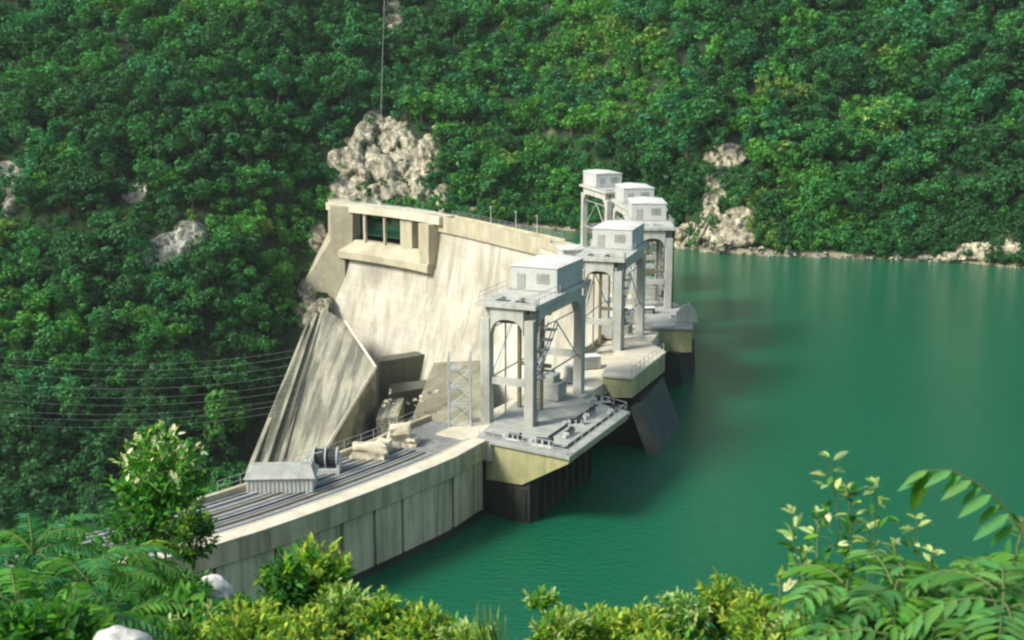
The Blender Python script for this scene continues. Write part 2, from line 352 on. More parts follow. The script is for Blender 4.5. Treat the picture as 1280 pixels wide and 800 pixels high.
# road rails and pipes along the near crest
for s, z, r, mt in ((-2.7, -.27, .06, 'steel'), (-3.1, -.27, .06, 'steel'), (-3.9, -.27, .08, 'brownsteel'), (-4.6, -.27, .06, 'steel'), (-5.0, -.27, .07, 'darksteel'), (-5.8, -.27, .06, 'steel'), (-6.5, -.27, .08, 'brownsteel'), (-7.2, -.27, .06, 'steel'), (-8.0, -.22, .12, 'steel'), (-8.6, -.27, .06, 'darksteel')):
    MB().path([pt(y, s, z) for y in np.arange(79, 108, 2.5)], r).build('crest_pipe', M[mt], dam)

# pier platforms (upstream corbels)
def platform(corners, depth, top, name, tip=0.8, deckt=0.35, matd='deck'):
    """corners: root0, tip0, tip1, root1 in plan."""
    r0, t0, t1, r1 = [Vector((*c, 0)) for c in corners]
    b = MB()
    def P(c, z): return (c.x, c.y, z)
    k = 0.5
    m0 = r0.lerp(t0, k); m1 = r1.lerp(t1, k)
    A = [P(r0, top - deckt), P(t0, top - deckt), P(t0, top - tip), P(m0, top - depth * .93), P(r0, top - depth)]
    B = [P(r1, top - deckt), P(t1, top - deckt), P(t1, top - tip), P(m1, top - depth * .93), P(r1, top - depth)]
    b.hull2(A, B); b.build(name, M['corbel'], dam, 0.06)
    c = (r0 + t0 + t1 + r1) / 4
    q = [c + (v - c) * 1.03 for v in (r0, t0, t1, r1)]
    MB().hull2([P(v, top - deckt + .003) for v in q], [P(v, top) for v in q]).build(name + '_deck', M[matd], dam, 0.03)
platform([(-3.4, 112.2), (5.3, 106.6), (12.2, 120.9), (2.5, 131)], 4.2, 0.0, 'corbel')
platform([(10.4, 133.2), (13.7, 131.8), (18.9, 143.8), (15.5, 156)], 2.9, 0.9, 'corbel', 2.5, 0.3, 'coping')
platform([(17, 160.5), (24.6, 159.5), (26, 172), (21, 186)], 4.0, 0.4, 'corbel', 3.4, 0.3)
platform([(18, 188), (24.5, 188), (24.3, 199), (19, 210)], 3.0, 0.2, 'corbel', 1.8)
platform([(16.5, 212), (23.5, 214), (21.5, 226), (13.5, 238)], 3.0, 0.2, 'corbel', 1.8)
a = [(-3.3, 112.3), (1.7, 109.2), (8.6, 123.4), (2.6, 131)]
MB().hull2([(x, y, -14) for x, y in a], [(x, y, -3.3) for x, y in a]).build('dark_pier', M['dark'], dam, .05)
for (xa, ya), (xb, yb), n in ((a[0], a[1], 4), (a[1], a[2], 9)):
    for i in range(n):
        u = (i + .5) / n; x = xa + (xb - xa) * u; y = ya + (yb - ya) * u; MB().box(x - .22, x + .3, y - .3, y + .22, -14, -4.3 if n == 4 else -3.32).build('pier_rib', M['dark'], dam)
# dark piers below the platforms
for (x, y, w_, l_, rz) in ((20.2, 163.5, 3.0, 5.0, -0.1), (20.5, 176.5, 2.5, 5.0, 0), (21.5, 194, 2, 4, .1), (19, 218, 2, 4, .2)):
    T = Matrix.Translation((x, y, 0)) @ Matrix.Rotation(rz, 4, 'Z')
    MB().box(-w_ / 2 - 1, w_ / 2 + 1, -l_ / 2, l_ / 2, -14, -3.0, T).build('dark_pier', M['dark'], dam, 0.05)
for k in range(9):
    p, t, n = ax(112 + k * 3.4); q = p + n * (-0.9)
    T = Matrix.Translation(q) @ Matrix.Rotation(math.atan2(t.y, t.x) - math.pi / 2, 4, 'Z')
    MB().box(-0.3, 1.6, -.28, .28, -12, -2.0, T).build('buttress_rib', M['dark'], dam)
b = MB(); sweep(b, [(-0.4, -2.0), (-0.4, -14), (-1.19, -14), (-1.19, -2.0)], SA, SB); b.build('dark_face', M['dark'], dam)
# sloping steel-grey pier nose by the second platform
a = [Vector((14.6, 130.6, -2.0)), Vector((18.6, 143.0, -2.0)), Vector((21.2, 141.0, -9.2)), Vector((17.2, 128.8, -9.2))]
MB().hull2(a, [p + Vector((-1.2, .5, -.6)) for p in a]).build('pier_nose', M['nose'], dam, 0.05)
a = [(11.0, 133.6), (15.2, 132.6), (18.6, 143.0), (15.4, 150)]
MB().hull2([(x, y, -14) for x, y in a], [(x, y, -2.05) for x, y in a]).build('dark_pier', M['dark'], dam, .05)
a = [Vector((22.8, 158.9, -3.0)), Vector((26.2, 168, -3.0)), Vector((26.6, 168, -10)), Vector((23.4, 158.9, -10))]
MB().hull2(a, [p + Vector((-5, .3, 0)) for p in a]).build('pier_nose', M['dark'], dam)

# ---------------------------------------------------------------- downstream structures on the far bank
ch = empty('chute_slab', at(400, 500, 240), 'big inclined beige concrete chute slab with dark streaks below the far abutment', 'spillway chute')
P = [at(405, 385, 287), at(432, 403, 280), at(470, 460, 255), at(398, 578, 215), at(345, 592, 215), at(368, 500, 240)]
MB().hull2(P, [p + Vector((0, 0, -26)) for p in P]).build('slab', M['slab'], ch, 0.1)
for k, (u0, u1, off) in enumerate(((0, 1, 0.0),)):
    e = [at(392, 392, 287), at(402, 386, 287), at(366, 500, 240), at(341, 592, 214), at(304, 592, 214), at(345, 492, 243)]
    MB().hull2([p + Vector((0, 0, -1.2)) for p in e], [p + Vector((0, 0, -22)) for p in e]).build('side_channel', M['toe'], ch)
for (x0, y0, x1, y1, YY0, YY1) in ((404, 385, 347, 590, 287, 214.5), (395, 391, 327, 590, 286, 214.5), (386, 400, 310, 590, 285, 214.5)):
    MB().hull2([at(x0 - 1.5, y0, YY0), at(x0 + 1.5, y0, YY0), at(x1 + 3, y1, YY1), at(x1 - 3, y1, YY1)],
               [p + Vector((0, 0, -3)) for p in (at(x0 - 1.5, y0, YY0), at(x0 + 1.5, y0, YY0), at(x1 + 3, y1, YY1), at(x1 - 3, y1, YY1))]).build('channel_wall', M['slab'], ch)
MB().path([at(432, 403, 280) + Vector((0, 0, .2)), at(470, 460, 255) + Vector((0, 0, .2)), at(398, 578, 215) + Vector((0, 0, .2))], .35, n=4).build('edge_kerb', M['coping'], ch)

tb = empty('stilling_basin', (-25, 270, -50), 'dark olive concrete basin at the foot of the dam', 'basin')
a = [at(474, 452, 268), at(545, 441, 277), at(545, 500, 277), at(474, 520, 268)]
MB().hull2(a, [p + Vector((0, 5, 0)) for p in a]).build('back_wall', M['toe'], tb, .1)
MB().box(-34, -6, 205, 276, -58, -50).build('basin_floor', M['toe'], tb)
a = [at(546, 443, 277), at(610, 436, 262), at(600, 560, 205), at(500, 560, 225)]
MB().hull2(a, [p + Vector((2, 0, -14)) for p in a]).build('sloping_apron', M['apron'], tb, .1)
a = [at(487, 480, 266), at(538, 474, 272), at(535, 484, 262), at(484, 492, 256)]
MB().hull2(a, [p + Vector((0, 0, -6)) for p in a]).build('baffle_block', M['toe'], tb, .1)
a = [at(478, 500, 255), at(505, 497, 255), at(498, 520, 240), at(470, 524, 240)]
MB().hull2(a, [p + Vector((0, 0, -6)) for p in a]).build('baffle_block', M['slab'], tb, .1)

gq = random.Random(12)
rb = [(at(gq.uniform(480, 560), gq.uniform(490, 545), 236), Vector((1.4, 1.2, 1.0)) * gq.uniform(.5, 1.3), 2) for _ in range(38)]
def _late_rubble():
    o = link('basin_rubble', chunk_mesh('basin_rubble', rb, 5), M['rock']); tag(o, 'rough broken rubble piled in the basin below the dam', 'rubble', kind='stuff')
# ---------------------------------------------------------------- gate towers
TW, TL, TH = 6.0, 15.0, 12.0
def make_tower():
    root = empty('gate_tower', (0, 0, 0))
    hw, hl = TW / 2, TL / 2
    for sx in (-1, 1):
        for sy in (-1, 1):
            x = sx * (hw - .6); y = sy * (hl - .6)
            MB().box(x - .5, x + .5, y - .55, y + .55, -0.3, TH - 1.25).build('leg', M['tower'], root, 0.05, False)
    def arch(width, thick, depth=1.25, r=1.5):      # beam with curved haunches, local x along the span
        pts = [(-width / 2, 0), (-width / 2, -depth - r)]
        for k in range(6):
            an = k / 5 * math.pi / 2; pts.append((-width / 2 + .02 + r - r * math.cos(an), -depth - r + r * math.sin(an)))
        for k in range(6):
            an = math.pi / 2 - k / 5 * math.pi / 2; pts.append((width / 2 - .02 - r + r * math.cos(an), -depth - r + r * math.sin(an)))
        pts += [(width / 2, -depth - r), (width / 2, 0)]
        return pts
    for sy in (-1, 1):
        b = MB(); p = arch(TW - 2.4, .9); y = sy * (hl - .6)
        b.hull2([(q[0], y - .5, TH - .05 + q[1]) for q in p], [(q[0], y + .5, TH - .05 + q[1]) for q in p]); 
        b.build('cross_beam', M['tower'], root, 0.03, False)
        MB().box(-hw + 1.2, hw - 1.2, sy * (hl - .6) - .3, sy * (hl - .6) + .3, 3.9, 4.6).build('strut', M['tower'], root, 0.02, False)
    for sx in (-1, 1):
        b = MB(); p = arch(TL - 2.4, .9, 1.25, 2.0); x = sx * (hw - .6)
        b.hull2([(x - .45, q[0], TH - .05 + q[1]) for q in p], [(x + .45, q[0], TH - .05 + q[1]) for q in p])
        b.build('side_beam', M['tower'], root, 0.03, False)
    # deck plate with two hoist openings in the open half
    b = MB(); e = .25; zt = TH + .35; zb = TH - .048
    xs = [-hw - e, -1.9, -.25, .25, 1.9, hw + e]; ys = [-hl - e, -hl + 1.2, -hl + 3.8, hl + e]
    for i in range(5):
        for j in range(3):
            if j == 1 and i in (1, 3): continue
            b.box(xs[i], xs[i + 1], ys[j], ys[j + 1], zb, zt)
    me_ = b.build('deck', M['tower'], root, 0, False)
    bm = bmesh.new(); bm.from_mesh(me_.data); bmesh.ops.remove_doubles(bm, verts=bm.verts, dist=.001)
    seen = {}
    for f in bm.faces: seen.setdefault(tuple(round(v, 3) for v in f.calc_center_median()), []).append(f)
    bmesh.ops.delete(bm, geom=[f for l in seen.values() if len(l) > 1 for f in l], context='FACES'); bm.to_mesh(me_.data); bm.free()
    for x in (-1.08, 1.08): MB().box(x - .62, x + .62, -hl + 1.5, -hl + 3.5, TH - .9, TH - .05).build('hoist', M['darksteel'], root, .05, False)
    # machine house on the far half
    hs = MB().box(-2.6, 2.6, -0.4, 7.2, TH + .36, TH + 2.9).build('machine_house', M['house'], root, .04, False)
    g = MB(); a = [(-2.72, -.5, TH + 2.903), (2.72, -.5, TH + 2.903), (2.72, -.5, TH + 3.0), (0, -.5, TH + 3.22), (-2.72, -.5, TH + 3.0)]
    g.hull2(a, [(q[0], 7.3, q[2]) for q in a]).build('roof', M['white'], hs, .03, False)
    MB().box(-1.9, -1.0, -.46, -.403, TH + .37, TH + 2.2).build('door', M['deck'], hs, 0, False)
    v = MB()
    for k in range(5): v.box(.3, 1.7, -.47, -.403, TH + 1.3 + k * .22, TH + 1.42 + k * .22)
    v.build('louvre', M['deck'], hs, 0, False)
    MB().box(-2.75, 2.75, -.55, 7.35, TH + .355, TH + .52).build('plinth', M['deck'], hs, 0, False)
    # railing of the open half
    b = MB()
    pts = [(-hw, -.5), (-hw, -hl), (hw, -hl), (hw, -.5)]
    for k in range(3):
        p0 = Vector((*pts[k], 0)); p1 = Vector((*pts[k + 1], 0)); n = max(2, int((p1 - p0).length / 1.4))
        for zz in (.5, 1.0): b.bar((p0.x, p0.y, zt + zz), (p1.x, p1.y, zt + zz), .025)
        for i in range(n + 1):
            q = p0.lerp(p1, i / n); b.bar((q.x, q.y, zt), (q.x, q.y, zt + 1.0), .03)
    b.build('railing', M['steel'], root, 0, False)
    # gate guides, lifting rods and catwalk inside the portal
    for x in (-1.2, 1.3):
        MB().box(x - .16, x + .16, -1.6, -1.2, -.2, TH - 1.3).build('gate_guide', M['brownsteel'], root, 0, False)
        MB().bar((x, -hl + 2.5, .3), (x, -hl + 2.5, TH - .9), .09).build('lifting_rod', M['steel'], root, 0, False)
    MB().box(-1.3, 2.4, -1.55, -1.25, 4.6, 5.0).build('guide_beam', M['brownsteel'], root, 0, False)
    MB().box(-1.9, 1.9, 2.0, 4.5, 0, 1.9).box(-1.2, 1.2, 2.4, 4.1, 1.9, 2.6).build('winch_housing', M['deck'], root, .08, False)
    b = MB()
    for k in range(5): b.box(1.5, 2.5, -5 + k * 1.05, -4.2 + k * 1.05, 5.0 + k * .85, 5.15 + k * .85)
    for x in (1.45, 2.5): b.bar((x, -5.2, 4.7), (x, 0.2, 9.1), .07)
    b.build('stair_flight', M['steel'], root, 0, False)
    for x in (-2.35, 2.35):
        b = MB(); b.bar((x, -hl + 1.2, 4.3), (x, 0, 9.4), .08).bar((x, hl - 1.2, 4.3), (x, 0, 9.4), .08).bar((x, -hl + 1, 4.3), (x, hl - 1, 4.3), .1).bar((x, -hl + 1, 9.4), (x, hl - 1, 9.4), .07)
        b.build('brace', M['steel'], root, 0, False)
    b = MB()
    for x in (-.25, .25): b.bar((hw + .12, x - hl + .6, 0), (hw + .12, x - hl + .6, TH + 1), .035)
    for q in range(32): b.bar((hw + .12, -.25 - hl + .6, .4 * q), (hw + .12, .25 - hl + .6, .4 * q), .02)
    b.build('ladder', M['darksteel'], root, 0, False)
    for y in (-hl + 1.3, -.9): MB().box(-hw + .9, hw - .9, y, y + .25, TH - 1.9, TH - 1.5).build('lifting_beam', M['brownsteel'], root, 0, False)
    for y in (-3.5, -.8): MB().box(1.35, 2.6, y - .07, y + .07, 4.0, 4.25).build('catwalk_bracket', M['steel'], root, 0, False)
    return root
def copy_tree(o, parent=None):
    c = o.copy(); sc.collection.objects.link(c); c.parent = parent
    for ch_ in list(o.children): copy_tree(ch_, c)
    return c
tower = make_tower()
TWS = [((2.45, 123.5), (6.3, 14.3), 'nearest and largest pale concrete gate tower, standing beside the grey winch platform'),
       ((12.9, 152.2), (4.4, 14.0), 'second gate tower along the crest, its house roof just above the nearest tower'),
       ((20.6, 180.0), (0.3, 15), 'middle one of five gate towers, its leg outlined against the open green water'),
       ((21.3, 202.0), (-1.6, 15), 'fourth gate tower from the near end, its roof between two lower and higher roofs'),
       ((18.3, 228.5), (-4.0, 14.6), 'farthest gate tower with its portal opening showing forest, highest roof of the five')]
for i, (c, h, lab) in enumerate(TWS):
    o = tower if i == 0 else copy_tree(tower)
    o.location = (c[0], c[1], 0.05); o.rotation_euler = (0, 0, math.atan2(h[1], h[0]) - math.pi / 2)
    tag(o, lab, 'gate tower', 'gate towers along the dam crest')

# ---------------------------------------------------------------- things on the crest
# kiosk where the far crest meets the spillway
k = empty('valve_house', (10.6, 214, 0), 'small pale flat-roofed valve house where the far crest meets the gate towers', 'building')
T = Matrix.Translation((10.7, 214, 0)) @ Matrix.Rotation(.2, 4, 'Z')
MB().box(-2.1, 2.1, -2.4, 2.4, 0, 2.9, T).build('wall', M['house'], k, .04)
MB().box(-2.35, 2.35, -2.65, 2.65, 2.903, 3.15, T).build('roof', M['white'], k, .03)
MB().box(-.5, .5, -2.46, -2.403, 0, 2.1, T).build('door', M['deck'], k)
MB().box(-2.3, 8.0, -3, 3, -2.4, -.003, T).build('support_slab', M['sill'], k)
# low shed on the crest
sp = atz(350, 612, 0)
T = Matrix.Translation((sp.x, sp.y, -.35)) @ Matrix.Rotation(.05, 4, 'Z')
k = empty('shed', (sp.x, sp.y, -.35), 'long low grey shed with hipped corrugated roof beside the crest road', 'shed')
MB().box(-2.85, 2.85, 0, 3.0, 0, 1.35, T).build('wall', M['house'], k, .03)
rf = MB(); a = [T @ Vector(v) for v in ((-3.05, -.2, 1.353), (3.05, -.2, 1.353), (3.05, 3.2, 1.353), (-3.05, 3.2, 1.353))]
c_ = [T @ Vector(v) for v in ((-2.5, 1.0, 2.1), (2.6, 1.0, 2.1), (2.6, 2.2, 2.1), (-2.5, 2.2, 2.1))]
rf.hull2(a, c_)
rf.build('roof', M['deck'], k)
b = MB()
for i in range(16): x = -2.7 + i * .36; b.box(x, x + .08, -.05, -.003, .05, 1.33, T)
b.build('corrugation', M['deck'], k)
# drum winch by the shed
wp = atz(408, 590, -.35)
k = empty('drum_winch', wp, 'dark drum winch with grey frame between the shed and the pale blocks', 'winch')
T = Matrix.Translation(wp)
MB().box(-1.3, 1.3, -.7, 1.1, 0, .45, T).box(-1.3, -1.05, -.6, 1, .45, 1.5, T).box(1.05, 1.3, -.6, 1, .45, 1.5, T).build('frame', M['steel'], k, .03)
b = MB(); b.bar(wp + Vector((-1.0, .2, 1.35)), wp + Vector((1.0, .2, 1.35)), .75, n=16); b.build('drum', M['darksteel'], k)
for x in (-1.02, .0, 1.02): MB().bar(wp + Vector((x - .06, .2, 1.35)), wp + Vector((x + .06, .2, 1.35)), .95, n=18).build('flange', M['steel'], k)
MB().box(-2.0, -1.35, -.4, .6, 0, 1.1, T).build('motor', M['steel'], k, .08)
MB().bar(wp + Vector((-1.5, -.9, 0)), wp + Vector((-1.5, -.9, 1.9)), .06).bar(wp + Vector((-1.5, -.9, 1.9)), wp + Vector((-.2, -.5, 2.1)), .05).build('lever_post', M['steel'], k)
# winch machinery on the nearest platform
def gearset(x, y, rz, s, lab, z=0.0, nm='platform_winch'):
    k = empty(nm, (x, y, z), lab, 'winch', 'winches on the upstream platforms')
    T = Matrix.Translation((x, y, z)) @ Matrix.Rotation(rz, 4, 'Z') @ Matrix.Scale(s, 4)
    MB().box(-1.1, 1.1, -.5, .5, 0, .18, T).build('bedplate', M['white'], k, .01)
    for i in (-.8, 0, .8): MB().box(i - .12, i + .12, -.4, .4, .18, .7, T).build('bearing', M['steel'], k, .02)
    MB().bar(T @ Vector((-.75, 0, .6)), T @ Vector((.75, 0, .6)), .32 * s, n=12).build('drum', M['darksteel'], k)
    MB().bar(T @ Vector((.9, 0, .6)), T @ Vector((1.0, 0, .6)), .5 * s, n=14).build('gear_wheel', M['darksteel'], k)
    MB().box(-1.7, -1.15, -.3, .3, .0, .55, T).build('motor', M['steel'], k, .03)
gearset(3.0, 109.6, -.4, .9, 'dark geared winch at the near outer corner of the grey platform')
gearset(8.0, 119.2, 1.1, .8, 'small winch midway along the water side of the grey platform')
gearset(9.6, 124.6, .4, .9, 'dark winch at the far tip of the grey platform below the beige pier')
gearset(5.6, 112.8, 1.1, .7, 'small winch right behind the near corner winch')
gearset(6.4, 116.4, .2, .75, 'winch beside the outer leg of the nearest tower')
gearset(10.6, 121.0, 1.1, .7, 'small winch by the far outer corner of the grey platform')
gearset(0.2, 111.6, -.5, .7, 'winch at the landward end of the grey platform')
for pts_, lab in (([(-2.6, 113.2, .12), (5.0, 108.4, .12), (11.0, 121.2, .12)], 'grey pipe running along the outer edge of the nearest platform'), ([(3.6, 112.0, .1), (9.0, 123.2, .1)], 'grey pipe crossing the nearest platform beside the tower legs')):
    tag(MB().path([Vector(q) for q in pts_], .12, n=8).build('pipe', M['darksteel']), lab, 'pipe')
gearset(24.0, 166.2, .2, 1.0, 'winch on the third pier platform behind the pale hood', .4)
b = MB(); hp = Vector((24.2, 163.6, .4)); k = empty('winch_hood', hp, 'pale rounded sheet hood on the pier platform at the water edge', 'hood')
prof = [(1.6 * math.cos(t), 1.6 * math.sin(t) * 1.7) for t in [math.pi * i / 8 for i in range(9)]]
b.hull2([hp + Vector((x, -1.1, z)) for x, z in prof], [hp + Vector((x * .55, 1.4, z * .8)) for x, z in prof]).build('shell', M['tower'], k, .04)
MB().box(hp.x - 1.7, hp.x + 1.7, hp.y - 1.2, hp.y + 1.5, .403, .55).build('base', M['deck'], k)
# lattice stair frame left of the nearest tower
lp = Vector((-6.4, 116.5, -.35)); k = empty('stair_frame', lp, 'pale steel lattice stair frame beside the foot of the nearest tower', 'stair tower')
for x in (0, 2.2):
    for y in (0, 2.2): MB().box(x - .08, x + .08, y - .08, y + .08, 0, 7.4, Matrix.Translation(lp)).build('post', M['steel'], k)
b = MB()
for lv in range(4):
    z = lv * 1.9 + .3
    for p0, p1 in (((0, 0), (2.2, 0)), ((2.2, 0), (2.2, 2.2)), ((2.2, 2.2), (0, 2.2)), ((0, 2.2), (0, 0))):
        b.bar(lp + Vector((*p0, z)), lp + Vector((*p1, z)), .045)
        if lv < 3: b.bar(lp + Vector((*p0, z)), lp + Vector((*p1, z + 1.9)), .045)
b.build('bracing', M['steel'], k)
for lv in range(1, 4): MB().box(.1, 1.3, .1, 2.1, lv * 1.9 + .2, lv * 1.9 + .25, Matrix.Translation(lp)).build('landing', M['deck'], k)

# railings and lamp posts of the crest
def rail(name, s, z, y0, y1, step, lab, h=1.0, r=.03):
    ys = np.arange(y0, y1, step); b = MB()
    for y in ys: b.bar(pt(y, s, z), pt(y, s, z + h), r)
    for zz in (h * .5, h): b.path([pt(y, s, z + zz) for y in ys], r * .8, n=4)
    tag(b.build(name, M['steel']), lab, 'railing')
def polyrail(pts, z, lab, h=1.05):
    b = MB(); P_ = [Vector((*p, z)) for p in pts]; up = Vector((0, 0, 1))
    for a_, c_ in zip(P_, P_[1:]):
        n = max(1, int((c_ - a_).length / 1.6))
        for i in range(n + 1): q = a_.lerp(c_, i / n); b.bar(q, q + up * h, .035)
        for hh in (.5 * h, h): b.bar(a_ + up * hh, c_ + up * hh, .028)
    tag(b.build('railing', M['steel']), lab, 'railing')
polyrail([(-3.2, 112.2), (5.2, 106.8), (12.0, 120.9), (9.5, 123.5)], 0, 'pale railing round the outer edge of the nearest grey platform')
polyrail([(13.6, 132.0), (18.7, 143.8)], .9, 'pale railing on the beige second pier platform')
polyrail([(24.4, 159.7), (25.8, 171.8)], .4, 'pale railing on the third pier platform')
def cabinet(x, y, z, w_, d_, h_, rz, lab, mat='steel'):
    k = empty('equipment_cabinet', (x, y, z), lab, 'cabinet', 'equipment cabinets on the spillway deck')
    T = Matrix.Translation((x, y, z)) @ Matrix.Rotation(rz, 4, 'Z')
    MB().box(-w_, w_, -d_, d_, .12, h_, T).build('body', M[mat], k, .04)
    MB().box(-w_ - .08, w_ + .08, -d_ - .08, d_ + .08, h_ + .003, h_ + .1, T).build('lid', M['white'], k)
    MB().box(-w_ * .6, w_ * .6, -d_ - .03, -d_ - .003, .3, h_ * .85, T).build('door', M['deck'], k)
    MB().box(-w_ * .8, w_ * .8, -d_ * .8, d_ * .8, 0, .12, T).build('foot', M['darksteel'], k)
cabinet(7.0, 133.5, -.2, .9, .7, 1.9, .3, 'pale cabinet on the deck right behind the nearest tower')
cabinet(9.3, 140.0, -.2, 1.2, .8, 1.5, .3, 'low wide cabinet in front of the second tower')
cabinet(16.2, 165.0, -.2, 1.0, .8, 2.2, .1, 'tall cabinet between the second and middle towers')
cabinet(4.6, 132.6, -.2, .7, .7, 1.3, .3, 'dark small cabinet behind the nearest tower', 'darksteel')
cabinet(19.6, 169.4, -.2, .9, .6, 1.4, .1, 'dark cabinet at the foot of the middle tower', 'darksteel')
rail('railing', -9.65, .15, 90, 114, 2.0, 'thin grey railing along the downstream kerb of the near crest road')
rail('railing', -.3, .35, 244, 284, 2.4, 'thin railing along the water side of the far crest')
rail('railing', -4.6, .35, 283, 310, 2.2, 'pale railing on the bridge over the far outlet openings', 1.1, .05)
for i, (px, py, y, lab) in enumerate(((665, 292, 252, 'slim pale lamp post on the far crest standing closest to the gate towers'), (641, 288, 259, 'slim pale lamp post on the far crest, second from the gate towers'), (612, 282, 268, 'slim pale lamp post on the far crest, nearest the outlet openings'))):
    q = pt(y, -.7, .35); k = empty('lamp_post', q, lab, 'lamp post', 'lamp posts on the far crest')
    MB().bar(q, q + Vector((0, 0, 3.6)), .09, .06).build('pole', M['white'], k)
    MB().box(q.x - .35, q.x + .1, q.y - .12, q.y + .12, q.z + 3.6, q.z + 3.75).build('lamp_head', M['white'], k)

# cables
tag(MB().path([at(476, 150, 330), at(478, 75, 352), at(481, -20, 380)], .035, n=4).build('hill_cable', M['white']), 'thin pale cable running straight up the hill above the rock outcrop', 'cable')
for i, (y0, y1, lab) in enumerate(((428, 437, 'uppermost thin power line across the lower forest'), (436, 445, 'second thin power line from the top'), (448, 455, 'third thin power line from the top'), (462, 466, 'fourth thin power line from the top'), (474, 477, 'fifth thin power line from the top'), (484, 486, 'sixth thin power line from the top'), (497, 496, 'third thin power line from the bottom'), (505, 502, 'thin power line just above the lowest one'), (516, 510, 'lowest thin power line before the dark forest'))):
    A_ = at(-140, y0, 175); B_ = at(372, y1, 236)
    pts = [A_.lerp(B_, t / 12) - Vector((0, 0, 3.2 * (1 - (2 * t / 12 - 1) ** 2))) for t in range(13)]
    tag(MB().path(pts, .020, n=4).build('power_line', M['cable']), lab, 'cable', 'power lines across the gorge')

# ---------------------------------------------------------------- rocks
def rock_mesh(name, sx, sy, sz, seed, sub=4, rough=.45, cut=True):
    bm = bmesh.new(); bmesh.ops.create_icosphere(bm, subdivisions=sub, radius=1)
    o = Vector((seed * 13.1, seed * 7.7, seed * 3.3))
    for v in bm.verts:
        p = v.co.copy()
        d = noise.noise(p * 1.3 + o) * rough + noise.noise(p * 3.1 + o) * rough * .5 + noise.noise(p * 7 + o) * rough * .22
        c = noise.voronoi(p * 2.2 + o)[0]; d += (c[1] - c[0]) * rough * .5
        v.co = p * (1 + d); v.co.x *= sx; v.co.y *= sy; v.co.z *= sz
    me = bpy.data.meshes.new(name); bm.to_mesh(me); bm.free(); return me
def chunk_mesh(name, blobs, seed):
    """angular broken rock: many tilted convex blocks packed into the given (centre, size) blobs."""
    g = random.Random(seed); bm = bmesh.new(); tilt = Matrix.Rotation(g.uniform(-.35, .35), 3, 'Y') @ Matrix.Rotation(g.uniform(-.2, .3), 3, 'X')
    for (c, sz, n) in blobs:
        for _ in range(n):
            d = Vector((g.uniform(-1, 1), g.uniform(-1, 1), g.uniform(-1, 1)))
            if d.length > 1: d.normalize()
            k = g.uniform(.26, .55); q = c + Vector((d.x * sz.x * .8, d.y * sz.y * .7, d.z * sz.z * .8)); vs = []
            for _ in range(11):
                p = Vector((g.gauss(0, 1), g.gauss(0, 1), g.gauss(0, 1))).normalized()
                p = Vector((p.x * sz.x * k * g.uniform(.6, 1.1), p.y * sz.y * k, p.z * sz.z * k * g.uniform(.75, 1.15)))
                vs.append(bm.verts.new(q + tilt @ p))
            r = bmesh.ops.convex_hull(bm, input=vs)
            bmesh.ops.delete(bm, geom=[v for v in vs if v.is_valid and not v.link_faces], context='VERTS')
    bmesh.ops.subdivide_edges(bm, edges=bm.edges, cuts=2, use_grid_fill=True)
    av = sum(max(b_[1]) for b_ in blobs) / len(blobs)
    for v in bm.verts:
        p = v.co / av * 2.5 + Vector((seed, 0, 0)); v.co += Vector((noise.noise(p), noise.noise(p + Vector((9, 0, 0))), noise.noise(p + Vector((0, 9, 0))))) * av * .13
    me = bpy.data.meshes.new(name); bm.to_mesh(me); bm.free(); return me
_late_rubble()
ROCKS = []   # (x, y, r) to keep trees off
def rock(px, py, wpx, hpx, lab, mat='rock', sub=4, name='rock', Y=None, sink=.25, rough=.45, keep=1.0):
    q = hit(px, py) if Y is None else at(px, py, Y)
    s = q.y / F; sx = wpx * s / 2; sz = hpx * s / 2
    me = chunk_mesh(name, [(Vector((0, 0, 0)), Vector((sx, max(sx, sz) * .7, sz)), 20)], px * 3 + py) if mat != 'boulder' else rock_mesh(name, sx, max(sx, sz) * .7, sz, px * .37 + py * .11, sub, rough)
    o = link(name, me, M[mat]); o.location = q + Vector((0, sx * sink, 0)); tag(o, lab, 'rock')
    ROCKS.append((q.x, q.y, sx * keep, q.z)); return o
